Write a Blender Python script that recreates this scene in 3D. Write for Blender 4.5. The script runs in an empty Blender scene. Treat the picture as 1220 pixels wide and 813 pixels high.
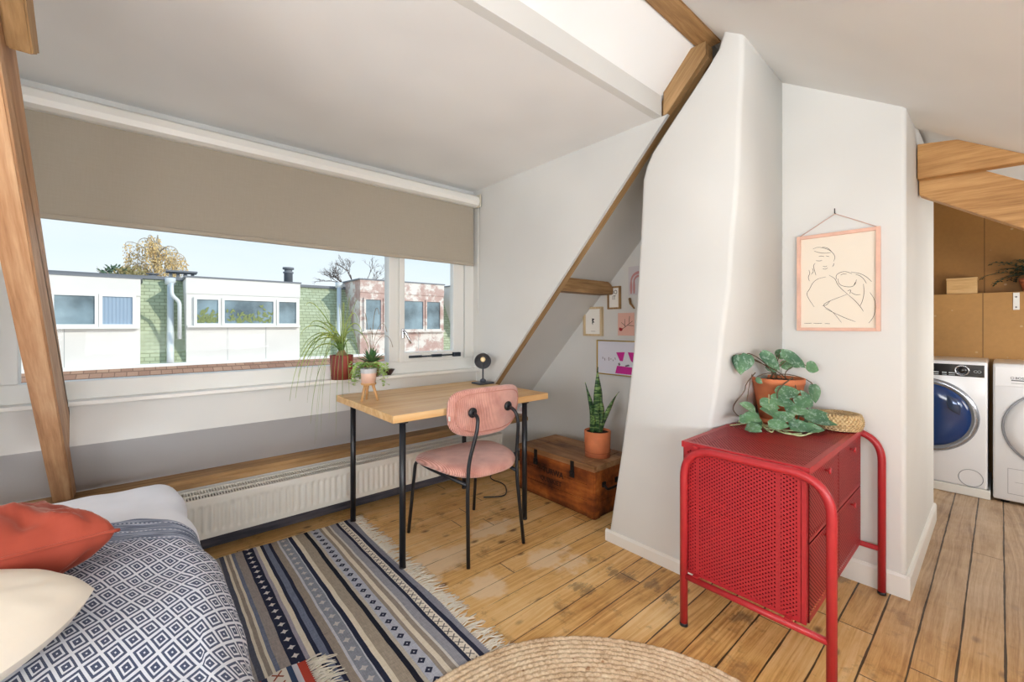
SKY = 1.05; SUN = 2.2; EXPO = 0.26
LIGHTS = [
 ('gable_fill_light', (-2.57, -.07, 1.38), (1, 0, .28), 1.5, .95, 62, (.94, .97, 1)),  # added fill lamp in the unseen gable opening
 ('rear_fill_uplight', (.1, -1.25, 1.08), (.05, .5, .6), 2.4, .7, 99, (.92, .96, 1)),  # added up-light behind the camera for the ceilings; no skylight is built
 ('laundry_fill_light', (3.7, -1.1, 1.12), (.1, .6, .1), .9, .6, 18, (1, .97, .92)),  # added lamp that brightens the laundry; no skylight is built there
]
import bpy, bmesh, math, random
from mathutils import Vector, Matrix, noise as mnoise
R = math.radians
PI = math.pi
rnd = random.Random(7)
scene = bpy.context.scene
COL = scene.collection

# ------------------------------------------------------------------ helpers
def lin(c):
    out = []
    for v in c[:3]:
        v = v / 255.0
        out.append(v / 12.92 if v <= 0.04045 else ((v + 0.055) / 1.055) ** 2.4)
    return tuple(out) + (1.0,)

class G:
    """small node-graph writer"""
    def __init__(s, name, rough=0.5, metal=0.0, spec=0.5):
        s.m = bpy.data.materials.new(name); s.m.use_nodes = True
        s.nt = s.m.node_tree; s.nt.nodes.clear()
        s.out = s.n('ShaderNodeOutputMaterial'); s.b = s.n('ShaderNodeBsdfPrincipled')
        s.l(s.b.outputs[0], s.out.inputs[0])
        s.b.inputs['Roughness'].default_value = rough
        s.b.inputs['Metallic'].default_value = metal
        s.b.inputs['Specular IOR Level'].default_value = spec
    def n(s, t): return s.nt.nodes.new(t)
    def l(s, a, b): s.nt.links.new(a, b)
    def put(s, sock, v):
        if isinstance(v, (int, float)): sock.default_value = v
        elif isinstance(v, tuple):
            sock.default_value = v if len(v) == len(sock.default_value) else v[:len(sock.default_value)]
        else: s.l(v, sock)
    def coord(s, k='Object'): return s.n('ShaderNodeTexCoord').outputs[k]
    def sep(s, v):
        n = s.n('ShaderNodeSeparateXYZ'); s.l(v, n.inputs[0]); return n.outputs[0], n.outputs[1], n.outputs[2]
    def comb(s, x, y, z):
        n = s.n('ShaderNodeCombineXYZ')
        for i, v in enumerate((x, y, z)): s.put(n.inputs[i], v)
        return n.outputs[0]
    def mt(s, op, a, b=0.0, c=0.0):
        n = s.n('ShaderNodeMath'); n.operation = op
        s.put(n.inputs[0], a); s.put(n.inputs[1], b); s.put(n.inputs[2], c)
        return n.outputs[0]
    def scale(s, v, sc, loc=(0, 0, 0), rot=(0, 0, 0)):
        n = s.n('ShaderNodeMapping'); s.l(v, n.inputs[0]); n.inputs['Scale'].default_value = sc
        n.inputs['Location'].default_value = loc; n.inputs['Rotation'].default_value = rot
        return n.outputs[0]
    def noise(s, v, sc=5, det=3, rough=.5, dist=0.0, col=False):
        n = s.n('ShaderNodeTexNoise'); s.l(v, n.inputs['Vector']); n.inputs['Scale'].default_value = sc
        n.inputs['Detail'].default_value = det; n.inputs['Roughness'].default_value = rough
        n.inputs['Distortion'].default_value = dist
        return n.outputs[1 if col else 0]
    def vor(s, v, sc=5, rand=1.0, out='Distance', feat='F1'):
        n = s.n('ShaderNodeTexVoronoi'); n.feature = feat; s.l(v, n.inputs['Vector']); n.inputs['Scale'].default_value = sc
        n.inputs['Randomness'].default_value = rand
        return n.outputs[out]
    def white(s, v, col=False):
        n = s.n('ShaderNodeTexWhiteNoise'); n.noise_dimensions = '3D'; s.l(v, n.inputs['Vector'])
        return n.outputs[1 if col else 0]
    def wave(s, v, sc, dist=0, det=2, dsc=1, kind='BANDS', dirn='X', prof='SIN'):
        n = s.n('ShaderNodeTexWave'); n.wave_type = kind; n.wave_profile = prof
        if kind == 'BANDS': n.bands_direction = dirn
        else: n.rings_direction = dirn
        s.l(v, n.inputs['Vector']); n.inputs['Scale'].default_value = sc
        n.inputs['Distortion'].default_value = dist; n.inputs['Detail'].default_value = det
        n.inputs['Detail Scale'].default_value = dsc
        return n.outputs[1]
    def ramp(s, f, stops, interp='LINEAR'):
        n = s.n('ShaderNodeValToRGB'); s.put(n.inputs[0], f); cr = n.color_ramp; cr.interpolation = interp
        cr.elements.remove(cr.elements[1])
        for i, (p, c) in enumerate(stops):
            if i == 0: e = cr.elements[0]; e.position = p
            else: e = cr.elements.new(p)
            e.color = lin(c) if isinstance(c, tuple) else (c, c, c, 1)
        return n.outputs[0]
    def mix(s, f, a, b, mode='MIX'):
        n = s.n('ShaderNodeMix'); n.data_type = 'RGBA'; n.blend_type = mode
        s.put(n.inputs[0], f)
        for i, v in ((6, a), (7, b)):
            if isinstance(v, tuple): n.inputs[i].default_value = lin(v)
            else: s.l(v, n.inputs[i])
        return n.outputs[2]
    def smooth(s, v, a, b):
        n = s.n('ShaderNodeMapRange'); n.interpolation_type = 'SMOOTHSTEP'
        s.put(n.inputs[0], v); n.inputs[1].default_value = a; n.inputs[2].default_value = b
        return n.outputs[0]
    def base(s, c):
        if isinstance(c, tuple): s.b.inputs['Base Color'].default_value = lin(c)
        else: s.l(c, s.b.inputs['Base Color'])
        return s
    def bump(s, h, st=.3, dist=.01):
        n = s.n('ShaderNodeBump'); n.inputs['Strength'].default_value = st; n.inputs['Distance'].default_value = dist
        s.l(h, n.inputs['Height']); s.l(n.outputs[0], s.b.inputs['Normal'])
        return s

def plain(name, c, rough=.5, metal=0, var=0.0, sc=20, bump=0.0, spec=.5, sheen=0.0, coat=0.0):
    g = G(name, rough, metal, spec)
    if var:
        f = g.noise(g.coord(), sc, 4)
        a = tuple(max(0, x * (1 - var)) for x in c); b = tuple(min(255, x * (1 + var)) for x in c)
        g.base(g.ramp(f, [(.3, a), (.7, b)]))
        if bump: g.bump(f, bump, .004)
    else:
        g.base(c)
        if bump: g.bump(g.noise(g.coord(), sc, 4), bump, .004)
    if sheen:
        g.b.inputs['Sheen Weight'].default_value = sheen; g.b.inputs['Sheen Roughness'].default_value = .4
    if coat: g.b.inputs['Coat Weight'].default_value = coat; g.b.inputs['Coat Roughness'].default_value = .1
    return g.m

def wood(name, dark, mid, light, axis='X', sc=1.0, rough=.55, knots=True, bump=.15, knot_c=(70, 35, 15), grain=1.0):
    g = G(name, rough)
    co = g.coord()
    if axis == 'S':   # grain running down a sloping rafter (in the yz plane)
        co = g.scale(co, (1, 1, 1), rot=(R(-43), 0, 0)); axis = 'Z'
    k = {'X': (.07, 1, 1), 'Y': (1, .07, 1), 'Z': (1, 1, .07)}[axis]
    v = g.scale(co, tuple(q * sc for q in k))
    warp = g.noise(v, 4, 2, col=True)
    vm = g.n('ShaderNodeVectorMath'); vm.operation = 'MULTIPLY_ADD'
    g.l(warp, vm.inputs[0]); vm.inputs[1].default_value = (.12, .12, .12); g.l(v, vm.inputs[2])
    n1 = g.noise(vm.outputs[0], 26 * grain, 3, .6)
    fine = g.noise(v, 120, 3, .7)
    big = g.noise(co, 2.6, 3)
    f = g.mt('ADD', g.mt('MULTIPLY', n1, .55), g.mt('ADD', g.mt('MULTIPLY', fine, .2), g.mt('MULTIPLY', big, .3)))
    col = g.ramp(f, [(.34, dark), (.50, mid), (.66, light)])
    if knots:
        kd = {'X': (.45, 1, 1), 'Y': (1, .45, 1), 'Z': (1, 1, .45)}[axis]
        d = g.vor(g.scale(co, kd), 3.2 * sc)
        m = g.smooth(d, .10, .03)
        col = g.mix(g.mt('MULTIPLY', m, .75), col, knot_c)
    g.base(col); g.bump(f, bump, .004)
    return g.m

class MB:
    def __init__(s): s.v = []; s.f = []; s.sm = []; s.uv = {}
    def add(s, vs, fs, M=None, smooth=False, uvs=None):
        o = len(s.v)
        for p in vs:
            p = Vector(p)
            s.v.append(M @ p if M is not None else p)
        for i, f in enumerate(fs):
            if uvs: s.uv[len(s.f)] = [uvs[k] for k in f]
            s.f.append([o + k for k in f]); s.sm.append(smooth)
        return s
    def bm_add(s, bm, M=None, smooth=False):
        bm.verts.index_update()
        s.add([v.co.copy() for v in bm.verts], [[v.index for v in f.verts] for f in bm.faces], M, smooth); bm.free(); return s
    def box(s, a, b, bev=0.0, seg=2, M=None):
        x0, y0, z0 = [min(p, q) for p, q in zip(a, b)]; x1, y1, z1 = [max(p, q) for p, q in zip(a, b)]
        vs = [(x0, y0, z0), (x1, y0, z0), (x1, y1, z0), (x0, y1, z0), (x0, y0, z1), (x1, y0, z1), (x1, y1, z1), (x0, y1, z1)]
        fs = [(0, 3, 2, 1), (4, 5, 6, 7), (0, 1, 5, 4), (1, 2, 6, 5), (2, 3, 7, 6), (3, 0, 4, 7)]
        if not bev: return s.add(vs, fs, M)
        bm = bmesh.new(); bv = [bm.verts.new(p) for p in vs]
        for f in fs: bm.faces.new([bv[k] for k in f])
        bmesh.ops.bevel(bm, geom=bm.edges[:] , offset=bev, segments=seg, affect='EDGES', profile=.5)
        return s.bm_add(bm, M, bev > .004 and seg > 2)
    def prism(s, poly, axis, a, b, M=None, bev=0.0, seg=2):
        """poly: 2D points; axis 'x': (y,z) pts; 'y': (x,z); 'z': (x,y)"""
        def P(p, t):
            return {'x': (t, p[0], p[1]), 'y': (p[0], t, p[1]), 'z': (p[0], p[1], t)}[axis]
        n = len(poly); vs = [P(p, a) for p in poly] + [P(p, b) for p in poly]
        fs = [list(range(n))[::-1], list(range(n, 2 * n))] + [(i, (i + 1) % n, n + (i + 1) % n, n + i) for i in range(n)]
        bm = bmesh.new(); bv = [bm.verts.new(p) for p in vs]
        for f in fs: bm.faces.new([bv[k] for k in f])
        bmesh.ops.recalc_face_normals(bm, faces=bm.faces[:])
        if bev: bmesh.ops.bevel(bm, geom=bm.edges[:], offset=bev, segments=seg, affect='EDGES')
        return s.bm_add(bm, M)
    def tube(s, pts, r, n=8, cap=True, flat=1.0, M=None, up=None):
        pts = [Vector(p) for p in pts]; m = len(pts)
        rr = r if isinstance(r, (list, tuple)) else [r] * m
        vs = []; fs = []
        t0 = (pts[1] - pts[0]).normalized()
        ref = Vector(up) if up else (Vector((0, 0, 1)) if abs(t0.z) < .9 else Vector((0, 1, 0)))
        nrm = (ref - t0 * ref.dot(t0)).normalized()
        for i in range(m):
            t = (pts[min(i + 1, m - 1)] - pts[max(i - 1, 0)])
            if t.length < 1e-9: t = t0
            t = t.normalized()
            nrm = (nrm - t * nrm.dot(t))
            nrm = nrm.normalized() if nrm.length > 1e-6 else t.orthogonal().normalized()
            bi = t.cross(nrm)
            for k in range(n):
                a = 2 * PI * k / n
                vs.append(pts[i] + (bi * math.cos(a) + nrm * math.sin(a) * flat) * rr[i])
        for i in range(m - 1):
            for k in range(n):
                k2 = (k + 1) % n
                fs.append((i * n + k, i * n + k2, (i + 1) * n + k2, (i + 1) * n + k))
        if cap:
            fs.append(list(range(n))[::-1]); fs.append([(m - 1) * n + k for k in range(n)])
        return s.add(vs, fs, M, True)
    def lathe(s, prof, c=(0, 0, 0), n=32, M=None, smooth=True):
        """prof: (r,z) list, closed to axis when r==0"""
        vs = []; fs = []; rows = []
        for r, z in prof:
            if r < 1e-6: rows.append([len(vs)]); vs.append((c[0], c[1], c[2] + z))
            else:
                rows.append(list(range(len(vs), len(vs) + n)))
                for k in range(n):
                    a = 2 * PI * k / n; vs.append((c[0] + r * math.cos(a), c[1] + r * math.sin(a), c[2] + z))
        for A, B in zip(rows, rows[1:]):
            for k in range(n):
                k2 = (k + 1) % n
                if len(A) == 1 and len(B) == 1: continue
                if len(A) == 1: fs.append((A[0], B[k2], B[k]))
                elif len(B) == 1: fs.append((A[k], A[k2], B[0]))
                else: fs.append((A[k], A[k2], B[k2], B[k]))
        return s.add(vs, fs, M, smooth)
    def grid(s, fn, nu, nv, closed_u=False, M=None, smooth=True, uvfn=None):
        vs = []; uvs = []
        for j in range(nv + 1):
            for i in range(nu + 1):
                vs.append(fn(i / nu, j / nv))
                if uvfn: uvs.append(uvfn(i / nu, j / nv))
        fs = [(j * (nu + 1) + i, j * (nu + 1) + i + 1, (j + 1) * (nu + 1) + i + 1, (j + 1) * (nu + 1) + i)
              for j in range(nv) for i in range(nu)]
        return s.add(vs, fs, M, smooth, uvs if uvfn else None)
    def mesh(s, name, org=(0, 0, 0)):
        me = bpy.data.meshes.new(name); o = Vector(org)
        me.from_pydata([tuple(v - o) for v in s.v], [], s.f)
        me.polygons.foreach_set('use_smooth', s.sm)
        if s.uv:
            lay = me.uv_layers.new(name='UVMap')
            for p in me.polygons:
                if p.index in s.uv:
                    for li, uv in zip(p.loop_indices, s.uv[p.index]): lay.data[li].uv = uv
        me.update(); return me

def root_loc(p):
    v = Vector((0, 0, 0))
    while p is not None: v += p.location; p = p.parent
    return v
def link(o): COL.objects.link(o); return o
def part(name, mb, mat, parent=None, org=(0, 0, 0), label=None, autosm=True):
    """one mesh object; geometry given in world space"""
    o0 = root_loc(parent) if parent is not None else Vector(org)
    me = mb.mesh(name, o0); me.materials.append(mat)
    o = bpy.data.objects.new(name, me); link(o)
    if parent is not None: o.parent = parent
    else: o.location = o0
    if label: o['label'] = label
    return o
def thing(name, loc, label, cat, group=None):
    o = bpy.data.objects.new(name, None); link(o); o.location = loc; o.empty_display_size = .1
    o['label'] = label; o['category'] = cat
    if group: o['group'] = group
    return o
def single(name, mb, mat, loc, label, cat, group=None):
    o = part(name, mb, mat, None, loc)
    o['label'] = label; o['category'] = cat
    if group: o['group'] = group
    return o
def struct(name, mb, mat, parent=None, label=None):
    o = part(name, mb, mat, parent)
    if parent is None: o['kind'] = 'structure'
    if label: o['label'] = label
    return o
def sub(o, lv=1):
    m = o.modifiers.new('sub', 'SUBSURF'); m.levels = lv; m.render_levels = lv; return o
def bez(p0, p1, p2, p3, n=10):
    out = []
    p0, p1, p2, p3 = map(Vector, (p0, p1, p2, p3))
    for i in range(n + 1):
        t = i / n; u = 1 - t
        out.append(p0 * u ** 3 + p1 * 3 * u * u * t + p2 * 3 * u * t * t + p3 * t ** 3)
    return out
def rounded(pts, r, seg=6):
    """polyline with rounded corners"""
    pts = [Vector(p) for p in pts]; out = [pts[0]]
    for a, b, c in zip(pts, pts[1:], pts[2:]):
        d1 = (a - b); d2 = (c - b); q = min(r, d1.length * .49, d2.length * .49)
        s = b + d1.normalized() * q; e = b + d2.normalized() * q
        for i in range(seg + 1):
            t = i / seg; out.append(s * (1 - t) ** 2 + b * 2 * t * (1 - t) + e * t * t)
    out.append(pts[-1]); return out
def text_into(mb, txt, size, M, ext=.0004, align='LEFT', bold=0.0, xs=1.0):
    cu = bpy.data.curves.new('lettering', 'FONT'); cu.body = txt; cu.size = size; cu.extrude = ext
    cu.align_x = align; cu.offset = bold; cu.resolution_u = 3
    ob = bpy.data.objects.new('lettering', cu); link(ob)
    bpy.context.view_layer.update()
    me = bpy.data.meshes.new_from_object(ob.evaluated_get(bpy.context.evaluated_depsgraph_get()))
    mb.add([(v.co.x * xs, v.co.y, v.co.z) for v in me.vertices], [list(p.vertices) for p in me.polygons], M)
    bpy.data.objects.remove(ob); bpy.data.curves.remove(cu); bpy.data.meshes.remove(me)
def frame_M(o, ex, ey, ez):
    M = Matrix.Identity(4)
    for i, e in enumerate((ex, ey, ez)):
        for k in range(3): M[k][i] = e[k]
    for k in range(3): M[k][3] = o[k]
    return M
def ribbon(mb, pts, w, nrm, M=None, lift=0.0):
    """flat stroke of width w lying on a plane with normal nrm"""
    pts = [Vector(p) for p in pts]; n = Vector(nrm).normalized(); vs = []; m = len(pts)
    for i, p in enumerate(pts):
        t = (pts[min(i + 1, m - 1)] - pts[max(i - 1, 0)]).normalized()
        sd = n.cross(t) * w * .5 * (.45 + .55 * math.sin(PI * (i + .5) / m))
        vs += [p - sd + n * lift, p + sd + n * lift, p + sd, p - sd]
    fs = []
    for i in range(m - 1):
        a = i * 4; b = a + 4
        fs += [(a, a + 1, b + 1, b), (a + 1, a + 2, b + 2, b + 1), (a + 3, a, b, b + 3)]
    mb.add(vs, fs, M)
def chaikin(pts, it=2):
    pts = [Vector(p) for p in pts]
    for _ in range(it):
        q = [pts[0]]
        for a, b in zip(pts, pts[1:]): q += [a * .75 + b * .25, a * .25 + b * .75]
        q.append(pts[-1]); pts = q
    return pts

# ------------------------------------------------------------------ camera
CAMH = 1.18; F = 505.0; VH = 387.0; UC = 610.0; PHI = math.atan2(438, 505)
sF, cF = math.sin(PHI), math.cos(PHI)
def ray(u, v): return Vector((sF * F + cF * (u - UC), cF * F - sF * (u - UC), VH - v))
def on_y(u, v, Y): d = ray(u, v); return Vector((0, 0, CAMH)) + d * (Y / d.y)
def on_x(u, v, X): d = ray(u, v); return Vector((0, 0, CAMH)) + d * (X / d.x)
def on_z(u, v, Z): d = ray(u, v); return Vector((0, 0, CAMH)) + d * ((Z - CAMH) / d.z)
cam = bpy.data.cameras.new('camera'); camo = link(bpy.data.objects.new('camera', cam))
cam.sensor_width = 36; cam.lens = F / 1220 * 36; cam.shift_y = -(406.5 - VH) / 1220
camo.location = (0, 0, CAMH); camo.rotation_euler = (R(90), 0, -PHI); cam.clip_start = .02; cam.clip_end = 300
scene.camera = camo

# ------------------------------------------------------------------ materials
def plaster(name, c, b=.12, sc=9):
    g = G(name, .85, spec=.2); co = g.coord()
    a = g.noise(co, sc, 4, .6); n2 = g.noise(co, 1.3, 2)
    lo = tuple(x * .97 for x in c); hi = tuple(min(255, x * 1.015) for x in c)
    g.base(g.ramp(n2, [(.35, lo), (.65, hi)])); g.bump(a, b, .01); return g.m
M_wall = plaster('white_plaster', (217, 217, 214))
M_ceil = plaster('ceiling_paint', (236, 237, 237), .05)
M_trimw = plain('white_gloss_paint', (232, 231, 226), .35)
M_sash = plain('window_paint', (225, 225, 221), .35)
M_slope = plaster('slope_shade_grey', (196, 196, 198), .1)  # white plaster greyed in its colour to stand for shade under the slope

def floor_mat():
    g = G('pine_floor_boards', .42, spec=.4); co = g.coord(); x, y, z = g.sep(co)
    W = .109
    yy = g.mt('DIVIDE', g.mt('SUBTRACT', y, .098), W)
    row = g.mt('FLOOR', yy); fy = g.mt('FRACT', yy)
    rr = g.white(g.comb(row, 3.7, 1.1))
    xl = g.mt('DIVIDE', g.mt('ADD', x, g.mt('MULTIPLY', rr, 7.0)), 2.9)
    seg = g.mt('FLOOR', xl); fx = g.mt('FRACT', xl)
    rc = g.white(g.comb(row, seg, 5.0))
    wav = g.mt('MULTIPLY', g.mt('SUBTRACT', g.noise(g.comb(g.mt('MULTIPLY', x, 1.0), g.mt('MULTIPLY', row, 3.1), 0.0), 5, 3), .5), .07)
    ey = g.mt('MINIMUM', g.mt('ADD', fy, wav), g.mt('SUBTRACT', g.mt('SUBTRACT', 1.0, fy), wav))
    gapn = g.noise(g.comb(g.mt('MULTIPLY', x, .8), row, 2.0), 2.0, 2)
    gw = g.mt('ADD', .006, g.mt('MULTIPLY', g.mt('MULTIPLY', gapn, g.smooth(g.mt('SUBTRACT', x, y), -1.0, 1.2)), .042))
    gap = g.mt('LESS_THAN', ey, gw)
    ex = g.mt('MULTIPLY', g.mt('MINIMUM', fx, g.mt('SUBTRACT', 1.0, fx)), 2.9)
    gap2 = g.mt('LESS_THAN', ex, .0022)
    gap = g.mt('MAXIMUM', gap, gap2)
    off = g.comb(g.mt('ADD', x, g.mt('MULTIPLY', rc, 31.0)), g.mt('ADD', y, g.mt('MULTIPLY', rr, 17.0)), rc)
    gv = g.scale(off, (.22, 2.2, 1))
    warp = g.noise(gv, 2.5, 2, col=True)
    vm = g.n('ShaderNodeVectorMath'); vm.operation = 'MULTIPLY_ADD'
    g.l(warp, vm.inputs[0]); vm.inputs[1].default_value = (.5, .5, 0); g.l(gv, vm.inputs[2])
    grain = g.noise(g.scale(vm.outputs[0], (1, 9, 1)), 4, 3, .6)
    fine = g.noise(g.scale(off, (3, 55, 1)), 4, 4, .65)
    blot = g.noise(co, 3.0, 4, .6)
    f = g.mt('ADD', g.mt('MULTIPLY', grain, .42), g.mt('MULTIPLY', fine, .25))
    f = g.mt('ADD', f, g.mt('MULTIPLY', blot, .40)); f = g.mt('ADD', f, g.mt('MULTIPLY', g.mt('SUBTRACT', rc, .5), .10))
    col = g.ramp(f, [(.36, (168, 118, 64)), (.46, (202, 154, 90)), (.54, (220, 176, 112)), (.66, (232, 198, 142))])
    # knots
    kd = g.vor(g.scale(off, (2.6, 4.6, 1)), 2.1)
    kd = g.mt('ADD', kd, g.mt('MULTIPLY', g.mt('SUBTRACT', fine, .5), .10))
    col = g.mix(g.mt('MULTIPLY', g.smooth(kd, .20, .05), .85), col, (96, 60, 32))
    # grime / scratches
    st = g.noise(co, 5.5, 5, .7)
    col = g.mix(g.mt('MULTIPLY', g.smooth(st, .56, .72), .6), col, (122, 88, 56))
    col = g.mix(g.mt('MULTIPLY', g.smooth(g.noise(co, 14, 4, .7), .58, .72), .45), col, (140, 100, 62))
    scr = g.noise(g.scale(co, (5, 26, 1), rot=(0, 0, .25)), 3, 4, .8)
    col = g.mix(g.mt('MULTIPLY', g.smooth(scr, .66, .76), .45), col, (226, 212, 190))
    # sanded pale patches
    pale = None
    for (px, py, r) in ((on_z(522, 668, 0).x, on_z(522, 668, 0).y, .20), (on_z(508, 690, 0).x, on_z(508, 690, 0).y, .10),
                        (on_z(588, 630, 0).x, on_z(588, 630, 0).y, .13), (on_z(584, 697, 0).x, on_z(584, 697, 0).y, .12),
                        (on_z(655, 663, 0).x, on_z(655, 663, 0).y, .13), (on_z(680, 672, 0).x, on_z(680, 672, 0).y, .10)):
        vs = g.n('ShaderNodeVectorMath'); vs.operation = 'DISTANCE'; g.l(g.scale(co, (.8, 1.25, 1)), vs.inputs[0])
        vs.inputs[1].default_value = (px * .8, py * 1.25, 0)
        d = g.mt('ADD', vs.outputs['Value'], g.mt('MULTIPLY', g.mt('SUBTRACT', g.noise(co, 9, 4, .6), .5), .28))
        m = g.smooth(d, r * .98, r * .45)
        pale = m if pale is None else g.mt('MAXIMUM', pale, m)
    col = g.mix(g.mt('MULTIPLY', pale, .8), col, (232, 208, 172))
    # dark marks near the chimney
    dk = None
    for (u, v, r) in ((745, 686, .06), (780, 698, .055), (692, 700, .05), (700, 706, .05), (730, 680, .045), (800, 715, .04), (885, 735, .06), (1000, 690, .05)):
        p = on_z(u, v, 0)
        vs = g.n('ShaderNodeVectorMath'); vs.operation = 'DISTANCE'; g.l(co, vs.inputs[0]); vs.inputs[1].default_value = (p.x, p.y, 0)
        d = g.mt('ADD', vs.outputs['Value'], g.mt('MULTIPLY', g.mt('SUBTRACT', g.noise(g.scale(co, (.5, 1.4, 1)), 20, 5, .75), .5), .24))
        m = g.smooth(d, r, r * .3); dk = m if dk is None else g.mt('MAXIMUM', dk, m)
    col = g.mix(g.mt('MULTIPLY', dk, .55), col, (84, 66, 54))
    # greyer, more worn boards towards the laundry
    gx = g.smooth(g.mt('ADD', x, g.mt('MULTIPLY', blot, .5)), 1.9, 3.1)
    gy = g.smooth(y, .55, .2)
    gr = g.mt('MULTIPLY', gx, gy)
    col = g.mix(g.mt('MULTIPLY', gr, .88), col, g.ramp(f, [(.36, (134, 110, 90)), (.5, (170, 146, 122)), (.7, (200, 178, 154))]))
    col = g.mix(g.mt('MULTIPLY', gap, .9), col, (38, 27, 20))
    g.base(col)
    hh = g.mt('SUBTRACT', g.mt('MULTIPLY', fine, .25), g.mt('MULTIPLY', gap, 1.0))
    g.bump(hh, .35, .003)
    g.l(g.ramp(st, [(.4, .36), (.7, .62)]), g.b.inputs['Roughness'])
    return g.m
M_floor = floor_mat()
M_beam = wood('old_pine_beam', (122, 92, 58), (156, 122, 80), (184, 148, 104), 'S', 1.6, .6)
M_beamX = wood('old_pine_beam_x', (116, 84, 52), (152, 116, 74), (184, 146, 100), 'X', 1.6, .6)
M_beamY = wood('tie_pine_beam', (134, 92, 48), (176, 130, 76), (204, 160, 104), 'Y', 1.6, .6)
M_desk = wood('desk_oiled_pine', (196, 142, 84), (224, 178, 120), (236, 200, 148), 'X', .8, .38, False, .05)
M_black = plain('black_powder_coat', (24, 26, 32), .38, 0, spec=.5)
M_chrome = plain('chrome', (200, 200, 205), .18, 1)
M_fabric_w = plain('white_cotton', (236, 237, 243), .9, var=.02, sc=5, bump=.15, sheen=.2)
# ------------------------------------------------------------------ room shell
XL, XR = -2.6, 5.05           # room extents in x
LX0, LX1 = -.50, 1.97         # dormer
def LIN(y): return 3.53 - 1.07 * y       # left roof lining z(y)
def LINY(z): return (3.53 - z) / 1.07
def RFT(z): return (3.393 - z) / 1.07    # rafter front plane y(z)
def RS(y): return 1.94 + .66 * y         # right slope z(y)
YR = (3.53 - 1.94) / (1.07 + .66); ZR = RS(YR)
struct('floor', MB().box((XL, -1.95, -.03), (XR + .1, 2.80, 0)), M_floor)
# window wall
m = MB().box((LX0, 2.70, .6385), (LX1, 2.80, .818)); struct('wall_window', m, M_wall)
m = MB().box((LX0, 2.735, 2.10), (LX1, 2.82, 2.30)); struct('wall_window', m, M_wall)
struct('wall_knee', MB().box((XL, 2.80, 0), (2.62, 2.86, .317)), M_wall)
def slope_slab(x0, x1, y0, y1, fn, t=.05, up=1):
    return MB().prism([(y0, fn(y0)), (y1, fn(y1)), (y1, fn(y1) + t), (y0, fn(y0) + t)], 'x', x0, x1)
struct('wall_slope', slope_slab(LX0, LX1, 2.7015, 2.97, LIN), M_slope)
struct('wall_slope', slope_slab(2.02, 2.62, YR, 2.97, LIN), M_wall)
struct('wall_slope', slope_slab(XL, LX0 - .05, YR, 2.97, LIN), M_wall)
struct('ceiling', slope_slab(LX0 - .05, 2.02, YR, 1.158, LIN), M_ceil)
struct('ceiling', MB().box((LX0, 1.161, 2.23), (LX1, 2.80, 2.30)), M_ceil)
struct('trim_1', MB().box((LX0, 1.12, 2.23), (LX1, 1.16, 2.345)), M_wall)
struct('ceiling', slope_slab(XL, 2.78, -1.95, YR, RS), M_ceil)
struct('ceiling', slope_slab(2.78, XR + .1, -1.95, YR + .02, lambda y: RS(y) + .05), M_ceil)
struct('ceiling', slope_slab(2.62, XR + .1, YR, 2.97, lambda y: LIN(y) + .05), M_ceil)
# dormer cheeks
poly = [(2.80, .60), (2.80, 2.23), (RFT(2.23), 2.23), (RFT(.60), .60)]
struct('wall_cheek', MB().prism(poly, 'x', LX1, LX1 + .02), M_wall)
struct('wall_cheek', MB().prism(poly, 'x', LX0 - .05, LX0), M_wall)
# gallery wall behind the niche
struct('wall_gallery', MB().prism([(2.86, 0), (2.86, .47), (1.0, LIN(1.0) + .05), (1.0, 0)], 'x', 2.62, 2.70), M_wall)
# chimney breast, battered
st = [(0, .93, 1.415), (.06, .925, 1.405), (.52, .872, 1.327), (.74, .85, 1.295), (1.01, .812, 1.261), (1.13, .80, 1.25), (1.4, .765, 1.23), (1.67, .742, 1.213), (1.95, .73, 1.198), (2.045, .728, 1.146), (2.139, .726, 1.060), (2.233, .722, .972), (2.327, .720, .884), (2.40, .718, .825), (2.5, .716, .79), (2.7, .712, .78)]
def ring(z, a, b, r=.022):
    # rounded near corners at (1.92,a) and (1.92,b)
    pts = [(2.66, a + (.737 - a) * (.74 / .56))]
    for k in range(5):
        t = PI / 2 * k / 4; pts.append((1.92 + r - r * math.sin(t), a + r - r * math.cos(t)))
    for k in range(5):
        t = PI / 2 * k / 4; pts.append((1.92 + r - r * math.cos(t), b - r + r * math.sin(t)))
    pts.append((2.66, b)); return [(p[0], p[1], z) for p in pts]
m = MB(); vs = []; fs = []
# finer stations with slight hand-plastered waviness
zs = [i * .06 for i in range(46)]
def interp(z, k):
    for p, q in zip(st, st[1:]):
        if z <= q[0]: t = (z - p[0]) / (q[0] - p[0]); return p[k] * (1 - t) + q[k] * t
    return st[-1][k]
for z in zs:
    w = .003 * math.sin(z * 5.0) + .002 * math.sin(z * 13)
    vs += ring(z, interp(z, 1) + w, interp(z, 2))
n = 12
for i in range(len(zs) - 1):
    for k in range(n):
        k2 = (k + 1) % n; fs.append((i * n + k, i * n + k2, (i + 1) * n + k2, (i + 1) * n + k))
fs += [list(range(n))[::-1], [(len(zs) - 1) * n + k for k in range(n)]]
m.add(vs, fs, None, True)
o = struct('wall_chimney', m, M_wall)
o.data.polygons[len(o.data.polygons) - 1].use_smooth = False; o.data.polygons[len(o.data.polygons) - 2].use_smooth = False
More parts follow.
